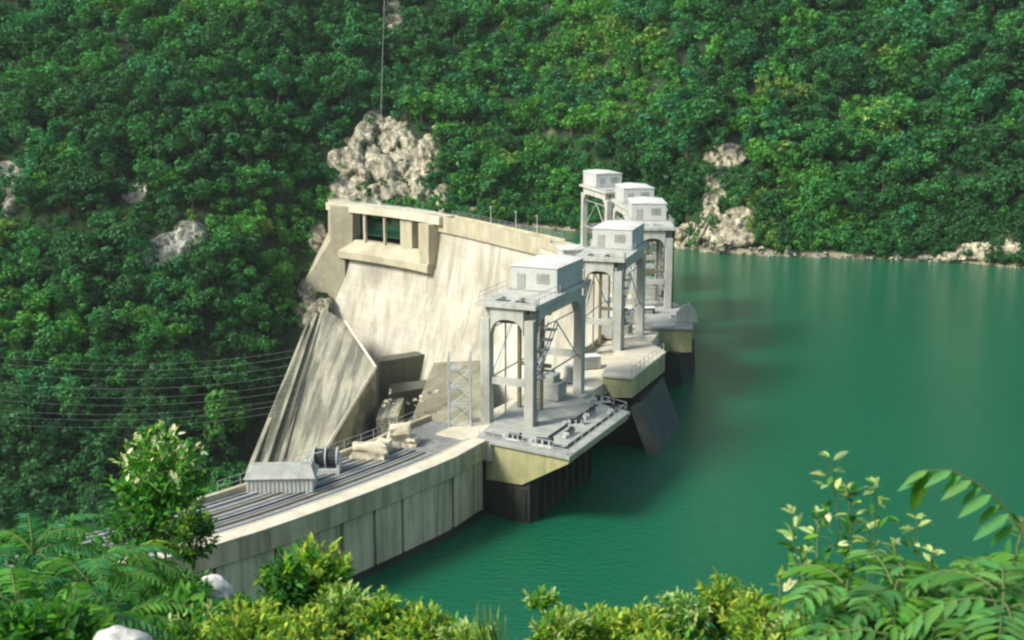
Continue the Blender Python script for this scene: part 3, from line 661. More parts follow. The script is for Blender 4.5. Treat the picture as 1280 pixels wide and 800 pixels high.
# broken limestone faces that stand out of the slope itself
PATCH = []
def in_patch(px, py, lim=0.1):
    return any(1 - ((px - a) / c) ** 2 - ((py - b) / d) ** 2 > lim for P_ in PATCH for a, b, c, d in P_)
def cliff(name, ells, lab, height=4.0, cell=3.2, mat='rock', step=.55, seed=1, noisy=.5):
    hs_ = [hit(a + c * u, b + d * v) for a, b, c, d in ells for u, v in ((-1.2, 0), (1.2, 0), (0, -1.3), (0, 1.3), (0, 0))]
    x0 = min(h.x for h in hs_) - 2; x1 = max(h.x for h in hs_) + 2; y0 = min(h.y for h in hs_) - 3; y1 = max(h.y for h in hs_) + 3
    xs = np.arange(x0, x1, step); ys = np.arange(y0, y1, step * .8); V = []; keep = []; off = Vector((seed * 17.3, seed * 5.1, 0))
    for y in ys:
        for x in xs:
            z = hz(x, y); px, py = proj(x, y, z); m = max(1 - ((px - a) / c) ** 2 - ((py - b) / d) ** 2 for a, b, c, d in ells)
            m += noise.fractal(Vector((x * .16, y * .16, seed)), 1.0, 2.0, 4) * noisy
            k = max(0, min(1, m * 4.5)) ** .7; p = Vector(((x + .45 * z) * 1.5, y * .8 - .2 * x, z * .30)) / cell + off
            p += Vector((noise.noise(p * 1.3), noise.noise(p * 1.3 + Vector((5, 0, 0))), 0)) * .12; f = 0
            for sc_f, am in ((1.0, 1.0), (2.3, .42), (5.0, .18)):
                q_ = p * sc_f; dd, pts_ = noise.voronoi(q_); c_ = pts_[0]
                h0 = noise.cell(c_ * 7.31 + Vector((.3, .7, .1))); g0 = Vector((noise.cell(c_ * 3.7 + Vector((1.2, 0, 0))), noise.cell(c_ * 5.9 + Vector((0, 2.2, 0))), noise.cell(c_ * 4.3 + Vector((0, 0, 3.3)))))
                f += am * (h0 * .55 + (q_ - c_).dot(g0) * .75) - am * .30 * (1 - min(1, (dd[1] - dd[0]) * 6))
            d = k * height * (.50 + .46 * f) - (1 - min(1, max(0, m + .35) * 3)) * 1.2
            V.append((x, y - d * 1.0, z + d * .34)); keep.append(m > -.32)
    V = np.array(V); nx = len(xs); K = np.array(keep)
    q = (np.arange(len(ys) - 1)[:, None] * nx + np.arange(nx - 1)[None, :]).ravel(); T = np.stack([q, q + 1, q + nx + 1, q + nx], 1); T = T[K[T].all(axis=1)]
    used = np.unique(T); mp_ = np.full(len(V), -1); mp_[used] = np.arange(len(used)); V = V[used]; T = mp_[T]; c0 = V.mean(axis=0)
    o = link(name, npmesh(name, V - c0, T), M[mat]); o.location = c0; tag(o, lab, 'rock'); PATCH.append(ells); return o
cliff('rock_crag', [(476, 180, 46, 34), (498, 200, 52, 46), (440, 218, 30, 40), (455, 248, 46, 20), (520, 232, 36, 40), (550, 245, 16, 24)], 'tall broken beige rock crag behind the far end of the dam', 5.0, 6.5, seed=1, noisy=.8)
cliff('shore_cliff', [(908, 196, 26, 17), (893, 236, 20, 20), (888, 268, 14, 30), (922, 276, 24, 20), (908, 298, 44, 12), (862, 292, 20, 14)], 'broken cream cliff rising from the far waterline between bushes', 3.2, 2.4, seed=2)
cliff('rock_outcrop', [(204, 316, 34, 24), (240, 294, 20, 20)], 'grey slanting rock outcrop in the forest downstream of the dam', 3.0, 2.4, 'greyrock', seed=3)
cliff('rock_outcrop', [(168, 240, 20, 14)], 'small grey outcrop above the slanting rock outcrop', 2.0, 2.0, 'greyrock', seed=4)
cliff('rock_bluff', [(6, 232, 22, 36)], 'pale grey rock face at the edge of the forest', 3.0, 2.4, 'greyrock', seed=5)
cliff('shore_ledge', [(1228, 314, 42, 12), (1264, 306, 26, 20), (1190, 322, 20, 7)], 'pale broken ledges where the far shore bulges out', 2.4, 2.0, seed=6)
cliff('rock_scar', [(492, 18, 13, 28)], 'pale rocky scar at the top of the hill cable', 2.2, 2.0, seed=7)
cliff('rock_rib', [(467, 130, 9, 22)], 'narrow rock rib at the foot of the hill cable', 2.4, 2.0, seed=8)
cliff('rock_shelf', [(398, 296, 12, 20), (396, 392, 34, 20), (384, 362, 14, 16)], 'brown and cream rock beside and under the abutment block', 2.6, 2.0, seed=9)
cliff('rock_streak', [(598, 232, 7, 26), (560, 262, 14, 14), (590, 268, 16, 10)], 'slim pale rock streak above the far crest', 2.0, 1.8, seed=10)
rock(621, 152, 20, 10, 'lone white boulder in the forest above the far crest', 'boulder', 3, rough=.25)
rock(124, 46, 22, 14, 'pinkish boulder high in the forest', 'rock', 3); rock(150, 72, 22, 10, 'flat pale ledge just below the pinkish boulder', 'rock', 3); rock(162, 47, 10, 8, 'small white boulder high in the forest', 'boulder', 3)
rock(1052, 146, 12, 10, 'tiny pale rock high above the shore', 'rock', 3); rock(1034, 175, 12, 8, 'tiny white rock above the shore', 'boulder', 3); rock(1126, 192, 20, 26, 'pale rock among dark trees above the shore', 'greyrock', 3)
def shore_rock(px, wpx, hpx, lab, mat='rock', dy=0):
    q = atz(px, 0, WL) if False else None
    x = None
    for y in np.arange(200, 345, .5):       # where this column's ray meets the waterline
        p = (px - 640) / F; 
        xx = p * (y * math.cos(PITCH) + (CZ - WL) * math.sin(PITCH))
        if y > shore(xx) - .8: x = xx; break
    s = y / F; q = Vector((x, y + .6, WL + hpx * s * .22 + dy))
    o = link('shore_rock', chunk_mesh('shore_rock', [(Vector((0, 0, 0)), Vector((wpx * s / 2, wpx * s * .35, hpx * s / 2)), 9)], px), M[mat]); o.location = q
    tag(o, lab, 'rock', 'rocks along the waterline'); ROCKS.append((q.x, q.y + 1, wpx * s / 2, q.z))
shore_rock(858, 38, 34, 'rounded cream rock at the waterline nearest the towers'); shore_rock(884, 26, 22, 'cream waterline rock beside the rounded one')
shore_rock(912, 56, 26, 'broad cream rock slab at the foot of the shore cliff'); shore_rock(945, 22, 16, 'waterline rock at the outer end of the broad slab')
for px, wd, hh, lab in ((965, 18, 10, 'small low rock at the waterline past the shore cliff'), (990, 24, 15, 'pale lump of rock at the waterline past the shore cliff'), (1028, 22, 14, 'whitish rock midway along the shoreline'), (1056, 16, 9, 'little grey rock next to the whitish shoreline rock'), (1090, 20, 8, 'flat dark rock at the waterline under dark trees'), (1122, 14, 8, 'small rock at the waterline under dark trees'), (1155, 22, 10, 'low rock before the pale shore ledges')):
    shore_rock(px, wd, hh, lab, 'greyrock')
g_ = random.Random(31); bl = []
for _ in range(330):
    x = g_.uniform(22, 125); sz_ = g_.uniform(.25, .9); y = shore(x) + g_.uniform(-.6, 1.2); bl.append((Vector((x, y, WL + g_.uniform(-.1, .5))), Vector((sz_ * 1.5, sz_, sz_ * .7)), 1))
o = link('shore_rubble', chunk_mesh('shore_rubble', bl, 77), M['rock']); tag(o, 'strip of broken pale stones along the far waterline', 'rubble', kind='stuff')
# rough cream blocks on the downstream edge of the crest
for px, py, wd, hh, lab in ((462, 572, 42, 18, 'long low rough cream block on the downstream edge'), (478, 566, 20, 16, 'small rough cream block leaning behind the long one'), (500, 556, 26, 26, 'tallest rough cream block on the downstream edge'), (516, 556, 14, 12, 'smallest rough cream block beside the tallest')):
    q = atz(px, py, -.35); s = q.y / F
    bm = bmesh.new(); bmesh.ops.create_cube(bm, size=1); bmesh.ops.subdivide_edges(bm, edges=bm.edges, cuts=5, use_grid_fill=True)
    for v in bm.verts:
        p = v.co * 2.2 + Vector((px, 0, 0)); v.co += Vector((noise.noise(p), noise.noise(p + Vector((9, 0, 0))), noise.noise(p + Vector((0, 9, 0))))) * .22
        v.co.x *= wd * s; v.co.y *= 1.6; v.co.z = (v.co.z + .5) * hh * s
    me = bpy.data.meshes.new('stone_block'); bm.to_mesh(me); bm.free(); me.materials.append(M['blockrock'])
    o = link('stone_block', me, None); o.location = q; o.rotation_euler = (0, 0, random.uniform(-.3, .5)); tag(o, lab, 'stone block', 'rough blocks on the crest')
# boulders near the viewpoint
def near_rock(px, py, Y, wpx, hpx, lab, mat='boulder'):
    q = at(px, py, Y); s = Y / F
    o = link('boulder', rock_mesh('boulder', wpx * s / 2, wpx * s / 2.4, hpx * s / 2, px, 4, .22), M[mat]); o.location = q; o.data.shade_smooth(); tag(o, lab, 'rock')
near_rock(150, 818, 5.3, 84, 70, 'smooth whitish boulder half hidden in the bottom of the bushes')
near_rock(266, 738, 60, 52, 36, 'cream boulder in front of the near end of the dam wall')
near_rock(176, 702, 55, 44, 22, 'broken pale rock under the leafy bush')

# ---------------------------------------------------------------- trees of the far bank
def crown_arrays(seed, n=520, leaf=.75, tall=1.0):
    """unit tree: height about 1, crown radius about .42; returns quads (n*4,3) and shade colours."""
    g = np.random.default_rng(seed); k = g.integers(9, 15)
    c = g.normal(size=(k, 3)) * [.22, .22, .17 * tall]; c[:, 2] += .58
    c[0] = (0, 0, .8); c[1] = (0, 0, .5)
    rr = g.uniform(.08, .20, k)
    j = g.integers(0, k, n); d = g.normal(size=(n, 3)); d[:, 2] = d[:, 2] * .9 + .25; d /= np.linalg.norm(d, axis=1)[:, None]
    P_ = c[j] + d * (rr[j] * g.uniform(.6, 1.3, n))[:, None]
    nrm = d + g.normal(size=(n, 3)) * .45; nrm /= np.linalg.norm(nrm, axis=1)[:, None]
    t1 = np.cross(nrm, g.normal(size=(n, 3))); t1 /= np.linalg.norm(t1, axis=1)[:, None]; t2 = np.cross(nrm, t1)
    s = g.uniform(.026, .055, n)[:, None] * leaf / .75
    a = g.uniform(.7, 1.3, n)[:, None]
    V = np.stack([P_ - t1 * s * a, P_ - t2 * s * .8 + nrm * s * .3, P_ + t1 * s * a, P_ + t2 * s * .8 - nrm * s * .2], 1).reshape(-1, 3)
    col = g.uniform(.75, 1.3, n)[:, None] * (1 + g.normal(size=(n, 3)) * [.12, .06, .10]); tone = g.uniform(.8, 1.2, k)[j][:, None]
    return V, np.repeat(np.clip(col * tone, .3, 2), 4, 0)
NV = 8
VAR = [crown_arrays(100 + i, 1150, .66, (1.0, 1.3, .8, 1.1)[i % 4]) for i in range(NV)]
LOW = [crown_arrays(200 + i, 520, .86, (1.0, 1.3, .8, 1.1)[i % 4]) for i in range(NV)]
def quads(n): return np.arange(n * 4).reshape(-1, 4)
CM = []
for i, (V, C) in enumerate(VAR):
    me = npmesh('crown', V, quads(len(V) // 4), C); me.materials.append(M['treeleaf']); CM.append(me)
def trunk_mesh(seed):
    g = random.Random(seed); b = MB(); b.bar((0, 0, -.12), (.02, .01, .45), .035, .022, 6)
    for k in range(5):
        a = g.uniform(0, 6.28); z = g.uniform(.3, .45); b.bar((.01, 0, z), (.2 * math.cos(a), .2 * math.sin(a), z + g.uniform(.12, .3)), .014, .006, 4)
    me = bpy.data.meshes.new('trunk'); me.from_pydata(b.v, [], b.f); me.materials.append(M['bark']); return me
TM = [trunk_mesh(i) for i in range(3)]
PAL = {'dark': (.030, .112, .034), 'mid': (.044, .175, .042), 'blue': (.034, .165, .060), 'bright': (.074, .235, .038), 'yellow': (.14, .25, .05)}
def pick(x, y, z, px, py):
    v = fbm(x, z * 1.6, .02, 3) * .7 + fbm(x, z * 1.6, .09, 2) * .45
    v -= .30 * max(0, (px - 900) / 380) + .45 * max(0, (py - 430) / 250) + .18 * max(0, (180 - px) / 180)  # slope shadow put into the tree colours: darker kinds towards the frame edges
    v += .16 * math.exp(-((px - 560) / 220) ** 2) + .25 * math.exp(-((px - 320) / 70) ** 2 - ((py - 330) / 60) ** 2)
    v += random.gauss(0, .16)
    if v < -.22: return 'dark'
    if v < .08: return 'mid' if random.random() < .6 else 'dark' if random.random() < .4 else 'blue'
    if v < .32: return 'blue' if random.random() < .45 and py < 200 else 'mid' if random.random() < .4 else 'bright'
    return 'bright' if random.random() < .86 else 'yellow'
trees = []
def LE(px, py, tx, ty):      # keeps the concrete of the far abutment and the chute clear
    return tx > -80 and ty < 317 and py > 240 and px < 600 and px > np.interp(py, [240, 262, 300, 350, 400, 590], [414, 404, 388, 376, 364, 296])
def treecand():
    y = 150.0
    while y < 520:
        st = 3.9 if y < 380 else 4.8
        x = -300.0
        while x < 300:
            tx = x + random.uniform(-.45, .45) * st; ty = y + random.uniform(-.45, .45) * st; x += st
            z = hz(tx, ty)
            up = ty > shore(tx) - .5
            if tx > -45 and not up: continue
            if tx > -52 and z < WL + .4: continue
            if ty < 185 and tx > -50: continue
            px, py = proj(tx, ty, z)
            if px < -60 or px > 1340 or py < -170 or py > 760: continue
            # keep the concrete clear
            if LE(px, py, tx, ty): continue
            if in_patch(px, py, 0.0): continue
            if any((tx - r[0]) ** 2 + ((ty - r[1]) * .8) ** 2 < (r[2] * .95) ** 2 and abs(r[3] - z) < 12 for r in ROCKS): continue
            if any(abs(px - a) < c and b < py < b + d for a, b, c, d in ROCKWIN): continue
            h = random.triangular(3.2, 11.0, 5.2) * (1.12 if ty > 350 else 1.0)
            if up and ty < shore(tx) + 6: h *= .55
            if random.random() < .1: h *= 1.35
            trees.append((tx, ty, z, h, px, py, pick(tx, ty, z, px, py)))
        y += st
# clearings just below the outcrops so that they stay in view (px, py, half width, depth)
ROCKWIN = [(492, 10, 11, 46), (467, 125, 7, 36), (621, 150, 14, 18), (215, 306, 36, 42), (168, 236, 14, 26), (6, 225, 18, 52), (124, 44, 11, 20), (150, 70, 12, 18), (162, 46, 7, 14),
           (908, 190, 20, 34), (895, 236, 18, 26), (900, 262, 30, 50), (1126, 188, 11, 26), (1052, 144, 8, 14), (1034, 173, 8, 14), (598, 226, 5, 40), (1240, 300, 40, 22)]
treecand()
NEARN = 295
def seen(t): return -20 < t[4] < 1300 and -10 < t[5] < 660 and not (600 < t[4] and t[5] > 345)
order = sorted([i for i, t in enumerate(trees) if seen(t)], key=lambda i: -trees[i][3] / trees[i][1] * (1.15 if trees[i][5] < 560 else .8))
ind = set(order[:NEARN])
DESC = {'dark': 'dark green', 'mid': 'mid green', 'blue': 'bluish green', 'bright': 'bright green', 'yellow': 'yellowish green'}
LM = [(482, 200, 'the tall beige crag'), (495, 20, 'the rocky scar at the cable top'), (621, 152, 'the lone white boulder'), (204, 314, 'the slanting grey outcrop'), (10, 232, 'the rock face at the frame edge'), (124, 50, 'the pinkish boulder'), (905, 196, 'the top of the shore cliff'),
      (895, 260, 'the cream shore cliff'), (1052, 150, 'the two tiny pale rocks'), (1126, 192, 'the pale rock among dark trees'), (393, 360, 'the abutment block'), (600, 245, 'the slim rock streak'), (755, 200, 'the farthest gate tower'), (1028, 300, 'the whitish shoreline rock'),
      (1240, 305, 'the bulging shore ledge'), (200, 500, 'the tall flowering bush'), (330, 500, 'the chute slab'), (60, 440, 'the uppermost power line'), (40, 600, 'the topmost comb-leaved sumac'), (1250, 60, 'the upper reservoir corner'), (20, 20, 'the upper gorge corner'), (860, 60, 'the hilltop above the middle tower'),
      (168, 240, 'the small grey outcrop'), (680, 20, 'the hilltop above the lone boulder'), (320, 130, 'the slope beside the cable foot'), (1130, 290, 'the flat dark shoreline rock'), (300, 20, 'the hilltop between boulder and cable')]
ORD = ['nearest', 'second nearest', 'third nearest', 'fourth nearest', 'fifth nearest', 'sixth nearest', 'seventh nearest', 'eighth nearest', 'ninth nearest', 'tenth nearest', 'eleventh nearest', 'twelfth nearest', 'thirteenth nearest', 'fourteenth nearest', 'fifteenth nearest', 'sixteenth nearest']
ORD += [w_ + ' nearest' for w_ in ('seventeenth', 'eighteenth', 'nineteenth', 'twentieth')]
ORD += ['twenty-%s nearest' % w_ for w_ in ('first', 'second', 'third', 'fourth', 'fifth', 'sixth', 'seventh', 'eighth', 'ninth')] + ['thirtieth nearest'] + ['thirty-%s nearest' % w_ for w_ in ('first', 'second', 'third', 'fourth', 'fifth', 'sixth', 'seventh', 'eighth', 'ninth')]
def sizew(t): return 'tall' if t[3] > 8.6 else 'small' if t[3] < 6 else 'medium'
buckets = {}
for i in order[:NEARN]:
    t = trees[i]; cy = t[5] - t[3] * .6 * F / t[1]
    m = min(range(len(LM)), key=lambda q: (LM[q][0] - t[4]) ** 2 + (LM[q][1] - cy) ** 2)
    buckets.setdefault((m, sizew(t), t[6]), []).append((math.hypot(LM[m][0] - t[4], LM[m][1] - cy), i))
LABEL = {}
for (m, sw, kd), l in buckets.items():
    for r_, (_, i) in enumerate(sorted(l)):
        LABEL[i] = '%s %s tree%s' % (sw, DESC[kd], ' nearest to ' + LM[m][2] if len(l) == 1 else ', %s to %s' % (ORD[r_], LM[m][2]))
for n_, i in enumerate(order[:NEARN]):
    tx, ty, z, h, px, py, kd = trees[i]
    k = empty('broadleaf_tree', (tx, ty, z), LABEL[i], 'tree', 'trees on the far bank', random.uniform(0, 6.28))
    wd = h * random.uniform(1.0, 1.35); k.scale = (wd, wd, h)
    o = link('crown', CM[n_ % NV], None, k); c = PAL[kd]; j = random.uniform(.8, 1.25); o.color = (c[0] * j, c[1] * j, c[2] * j, 1)
    link('trunk', TM[n_ % 3], None, k)
rest = [t for i, t in enumerate(trees) if i not in ind]
def wood_mesh(name, items, fullvar):
    Vs, Cs = [], []
    for n_, (tx, ty, z, h, px, py, kd) in enumerate(items):
        V, C = (VAR if fullvar else LOW)[n_ % NV]; a = random.uniform(0, 6.28); wd = h * random.uniform(1.0, 1.35)
        ca, sa = math.cos(a) * wd, math.sin(a) * wd
        Vs.append(np.stack([V[:, 0] * ca - V[:, 1] * sa + tx, V[:, 0] * sa + V[:, 1] * ca + ty, V[:, 2] * h + z - .06 * h], 1))
        Cs.append(C * (np.array(PAL[kd]) * random.uniform(.8, 1.25)))
    V = np.concatenate(Vs); C = np.concatenate(Cs); return npmesh(name, V, quads(len(V) // 4), C)
o = link('woodland', wood_mesh('woodland', rest, False), M['massleaf']); tag(o, 'dense green woodland covering the rest of the far slope', 'woodland', kind='stuff')
# low scrub between the trees
sc_items = []
for _ in range(11000):
    tx = random.uniform(-210, 200); ty = random.uniform(190, 460); z = hz(tx, ty)
    if (tx > -45 and ty < shore(tx) + .3) or z < -65: continue
    px, py = proj(tx, ty, z)
    if px < -40 or px > 1320 or py < -40 or py > 720: continue
    if LE(px - 16, py, tx, ty): continue
    if any((tx - r[0]) ** 2 + (ty - r[1]) ** 2 < (r[2] * .9) ** 2 and abs(r[3] - z) < 12 for r in ROCKS): continue
    if in_patch(px, py, 0.25) and noise.noise(Vector((tx * .3, ty * .3, 5))) < .02: continue
    kd = 'yellow' if (920 < px < 970 and 230 < py < 310) or random.random() < .03 else pick(tx, ty, z, px, py)
    sc_items.append((tx, ty, z - .6, random.uniform(1.4, 3.4), px, py, kd))
for _ in range(2600):
    tx = random.uniform(-40, 150); ty = shore(tx) + random.uniform(.4, 13); z = hz(tx, ty); px, py = proj(tx, ty, z)
    if px > 1330 or any((tx - r[0]) ** 2 + (ty - r[1]) ** 2 < (r[2] * .8) ** 2 for r in ROCKS) or (380 < px < 560 and ty < 322): continue
    if in_patch(px, py, 0.15) and random.random() < .8: continue
    kd = 'yellow' if (920 < px < 975) and random.random() < .7 else pick(tx, ty, z, px, py)
    sc_items.append((tx, ty, z - .4, random.uniform(1.8, 4.6), px, py, kd))
o = link('scrub', wood_mesh('scrub', sc_items, False), M['massleaf']); tag(o, 'low green scrub filling the gaps between the hillside trees', 'scrub', kind='stuff')
print('trees', len(trees), 'scrub', len(sc_items))

# ---------------------------------------------------------------- vegetation near the viewpoint
LT = np.array([(0, 0, 0), (.33, 0, -.05), (.7, 0, -.06), (1, 0, -.16), (.3, .5, .04), (.68, .42, .0), (.3, -.5, .04), (.68, -.42, .0)])
LF = np.array([(0, 6, 1), (6, 7, 2), (6, 2, 1), (7, 3, 2), (0, 1, 4), (1, 2, 5), (1, 5, 4), (2, 3, 5)])
class Leaves:
    def __init__(s): s.p = []; s.d = []; s.u = []; s.l = []; s.w = []; s.c = []
    def add(s, p, d, u, l, w, c): s.p.append(tuple(p)); s.d.append(tuple(d)); s.u.append(tuple(u)); s.l.append(l); s.w.append(w); s.c.append(c)
    def mesh(s, name):
        p, d, u = map(np.array, (s.p, s.d, s.u)); d = d / np.linalg.norm(d, axis=1)[:, None]
        r = np.cross(d, u); r /= np.linalg.norm(r, axis=1)[:, None] + 1e-9; u = np.cross(r, d)
        l = np.array(s.l)[:, None, None]; w_ = np.array(s.w)[:, None, None]; n = len(p)
        V = p[:, None, :] + d[:, None, :] * (LT[None, :, 0:1] * l) + r[:, None, :] * (LT[None, :, 1:2] * w_) + u[:, None, :] * (LT[None, :, 2:3] * l)
        T = (LF[None] + 8 * np.arange(n)[:, None, None]).reshape(-1, 3)
        C = np.repeat(np.array(s.c), 8, 0); C = C * np.tile(np.array([1.25, 1.15, 1.1, 1, .95, .95, .95, .95]), n)[:, None]
        return npmesh(name, V.reshape(-1, 3), T, C)
def rv(g, s=1): return Vector((g.gauss(0, s), g.gauss(0, s), g.gauss(0, s)))
def jit(g, c, a=.18):
    k = 1 + g.gauss(0, a); return (max(.004, c[0] * k * (1 + g.gauss(0, .12))), max(.01, c[1] * k), max(.004, c[2] * k * (1 + g.gauss(0, .15))))
def ground(x, y): return hz(x, y)
def plant_root(name, p, lab, cat, group=None):
    z = ground(p.x, p.y); return empty(name, (p.x, p.y, z - .05), lab, cat, group)
def emit(root, L, st, stemmat='greenstem', crown='foliage'):
    off = Vector(root.location); me = L.mesh(crown)
    o = link(crown, me, M['leaf'], root); 
    n = len(me.vertices); a = np.empty(n * 3, np.float32); me.vertices.foreach_get('co', a); a = a.reshape(-1, 3) - np.array(off); me.vertices.foreach_set('co', a.ravel().astype(np.float32)); me.update()
    st.build('stems', M[stemmat], root); return o
def leafy_shrub(px, py, Y, wpx, hpx, lab, cols, tipcol, leaf=.09, n=80, seed=1, name='leafy_shrub', tips=.35, aspect=.42, group=None, drop=0, curl=.3):
    """rounded shrub whose crown is centred at the pixel; many shoots ending in leaf rosettes."""
    g = random.Random(seed); c = at(px, py, Y); s = Y / F; rx = wpx * s / 2; rz = hpx * s / 2
    root = plant_root(name, c, lab, 'shrub', group); base = Vector(root.location); L = Leaves(); st = MB()
    hub = c - Vector((0, 0, rz * .9))
    st.path([base, base.lerp(hub, .5) + rv(g, .04), hub], max(.015, rx * .04), max(.01, rx * .028), 6)
    for k in range(n):
        d = rv(g); d.z = abs(d.z) * (1 if g.random() < .72 else -1); d.normalize(); q = g.uniform(.5, 1.03) if k % 3 else g.uniform(.9, 1.12)
        e = c + Vector((d.x * rx * q, d.y * rx * q, d.z * rz * q)); m = hub.lerp(e, .55) + rv(g, rx * .08)
        st.path([hub, m, e], max(.004, rx * .012), .002, 4)
        out = (e - c); out.z = out.z * .6 + rx * .5; out.normalize()
        bright = d.z > .15 and g.random() < tips
        nn = g.randint(8, 13)
        for i in range(nn):
            t = i / nn; p = m.lerp(e, .25 + .75 * t) + rv(g, leaf * .2)
            dd = (out * (.25 + .9 * t) + rv(g, .6)).normalized(); up = Vector((0, 0, 1)) + rv(g, .35)
            cc = tipcol if bright and t > .6 else cols[g.randrange(len(cols))]
            l = leaf * g.uniform(.65, 1.25); L.add(p, dd, up, l, l * aspect * g.uniform(.8, 1.2), jit(g, cc))
    return emit(root, L, st)
def frond(L, st, p0, d, length, g, col, ll=.12, pairs=9, droop=.5, lw=.26, rad=.006, up=Vector((0, 0, 1))):
    d = Vector(d).normalized(); side = d.cross(up).normalized(); pts = []; p = Vector(p0); dir_ = d.copy(); n = pairs + 2
    for i in range(n):
        pts.append(p.copy()); p = p + dir_ * (length / n); dir_ = (dir_ + Vector((0, 0, -droop / n * 1.6))).normalized()
    st.path(pts, rad, rad * .3, 4)
    for i in range(1, n):
        t = i / n; sz = ll * (math.sin(math.pi * min(1, .18 + t * .86)) * .75 + .35)
        dl = (pts[i] - pts[i - 1]).normalized()
        for sgn in (-1, 1):
            dd = (side * sgn * 1.0 + dl * .55 + Vector((0, 0, -.18)) + rv(g, .09)).normalized()
            L.add(pts[i], dd, up + rv(g, .15), sz * g.uniform(.85, 1.12), sz * lw, jit(g, col, .12))
    L.add(pts[-1], dir_, up, ll * .7, ll * lw * .8, jit(g, col, .1))
def fern_plant(px, py, Y, lab, n, length, cols, seed, ll=.10, pairs=14, lw=.22, spread=1.0, name='sumac_shrub', tall=None, group=None, droop=.9):
    g = random.Random(seed); c = at(px, py, Y); root = plant_root(name, c, lab, 'shrub', group); base = Vector(root.location); L = Leaves(); st = MB()
    st.path([base, base.lerp(c, .5) + rv(g, .05), c], .02, .007, 6)
    for k in range(n):
        a = k * 2.4 + g.uniform(-.4, .4); el = g.uniform(.05, .9)
        p = c + Vector((math.cos(a), math.sin(a), 0)) * .03 - Vector((0, 0, g.uniform(0, .55)))
        d = Vector((math.cos(a) * spread, math.sin(a) * spread, el))
        frond(L, st, p, d, length * g.uniform(.75, 1.15), g, cols[g.randrange(len(cols))], ll, pairs, droop, lw)
    return emit(root, L, st)
G1 = (.055, .19, .030); G2 = (.10, .27, .035); G3 = (.035, .13, .025); YG = (.17, .32, .025); YY = (.36, .44, .05); PALE = (.40, .50, .19); CREAM = (.72, .70, .42); TEAL = (.035, .17, .06); TEAL2 = (.065, .24, .075)

# tall leafy bush before the dam's near end
leafy_shrub(200, 596, 17, 132, 136, 'tall glossy green bush with cream blossom tips hiding the near crest road', [G1, G2, G2, (.10, .30, .05)], CREAM, .12, 150, 3, 'flowering_bush', .45, .5)
leafy_shrub(182, 655, 16.5, 120, 90, 'leafy bush under the tall flowering bush', [G1, G1, G3], G2, .11, 110, 4, 'leafy_shrub', .2, .5)
leafy_shrub(238, 668, 16, 70, 90, 'olive tinted bush touching the end of the dam coping', [G1, G3, (.10, .14, .03)], YG, .10, 80, 5, 'leafy_shrub', .3, .5)
# sumac like plants with comb shaped leaves
fl = [(40, 660, 8.5, 11), (110, 690, 8.0, 12), (165, 672, 9.0, 13), (20, 730, 7.0, 14), (90, 760, 6.8, 15), (190, 735, 8.2, 16), (236, 762, 8.0, 17), (-20, 690, 7.6, 18), (140, 745, 7.4, 19)]
fd = ['topmost comb-leaved sumac by the frame edge', 'comb-leaved sumac between the boulder and the dark forest', 'yellow tinted comb-leaved sumac under the flowering bush', 'broad dark comb-leaved sumac below the topmost one', 'low comb-leaved sumac beside the whitish boulder', 'comb-leaved sumac uphill of the whitish boulder', 'bluish comb-leaved sumac below the cream boulder', 'comb-leaved sumac cut by the frame edge', 'comb-leaved sumac standing right above the whitish boulder']
for (px, py, Y, sd), lb in zip(fl, fd):
    fern_plant(px, py + 14, Y, lb, 30, .60, [TEAL, TEAL2, G1, G2] if sd != 13 else [G2, YG, G1], sd, .115, 15, .24, group='comb-leaved sumac shrubs')
# bright shrub in front of the wall panels
leafy_shrub(398, 728, 9.0, 96, 110, 'bright green shrub with yellow tips before the dam wall panels', [G2, G2, G1, YG], YY, .085, 120, 21, 'leafy_shrub', .5, .45)
leafy_shrub(352, 742, 8.6, 60, 110, 'narrow green shrub next to the yellow-tipped one', [G1, G2, G3], YG, .085, 70, 22, 'leafy_shrub', .3, .4)
# yellow-green flowering herbs along the bottom
herbs = [(250, 800, 7.2, 120, 80), (310, 790, 7.0, 110, 90), (375, 800, 6.8, 110, 90), (430, 768, 7.4, 100, 90), (480, 776, 7.2, 90, 80), (530, 792, 7.0, 100, 70), (585, 808, 6.8, 90, 60), (350, 840, 6.0, 140, 90), (470, 840, 6.2, 150, 90),
         (700, 790, 6.8, 80, 70), (750, 790, 7.0, 90, 64), (800, 792, 7.0, 100, 70), (850, 780, 7.2, 90, 90), (905, 760, 7.4, 90, 90), (950, 785, 7.0, 100, 84), (1000, 800, 6.8, 110, 80), (830, 835, 6.0, 150, 80), (960, 840, 6.0, 150, 80)]
hn = ['yellow-green flowering herb beside the whitish boulder', 'yellow-green flowering herb below the cream boulder', 'yellow-green flowering herb under the narrow green shrub', 'yellow-green flowering herb below the bright shrub', 'yellow-green flowering herb where the wall meets dark water', 'yellow-green flowering herb beyond the dark water corner', 'low yellow-green herb beside the grass blades', 'herb at the bottom edge under the bright shrub', 'herb at the bottom edge under the dark water corner',
      'first yellow-green herb past the grass blades', 'second yellow-green herb past the grass blades', 'third yellow-green herb past the grass blades', 'yellow-green herb below the tall golden one', 'tallest golden-topped herb against the open water', 'yellow-green herb before the pale-tipped stems', 'yellow-green herb below the pale-tipped stems', 'herb at the bottom edge below the golden-topped one', 'herb at the bottom edge below the pale-tipped stems']
for i, ((px, py, Y, wd, hh), lb) in enumerate(zip(herbs, hn)):
    leafy_shrub(px, py, Y, wd, hh, lb, [YG, YG, G2, YY, (.12, .22, .03)] if i % 4 else [G2, YG, G1], YY if i % 3 else PALE, .050, 120, 40 + i, 'flowering_herb', .65, .36, 'yellow-green herbs along the near bank')
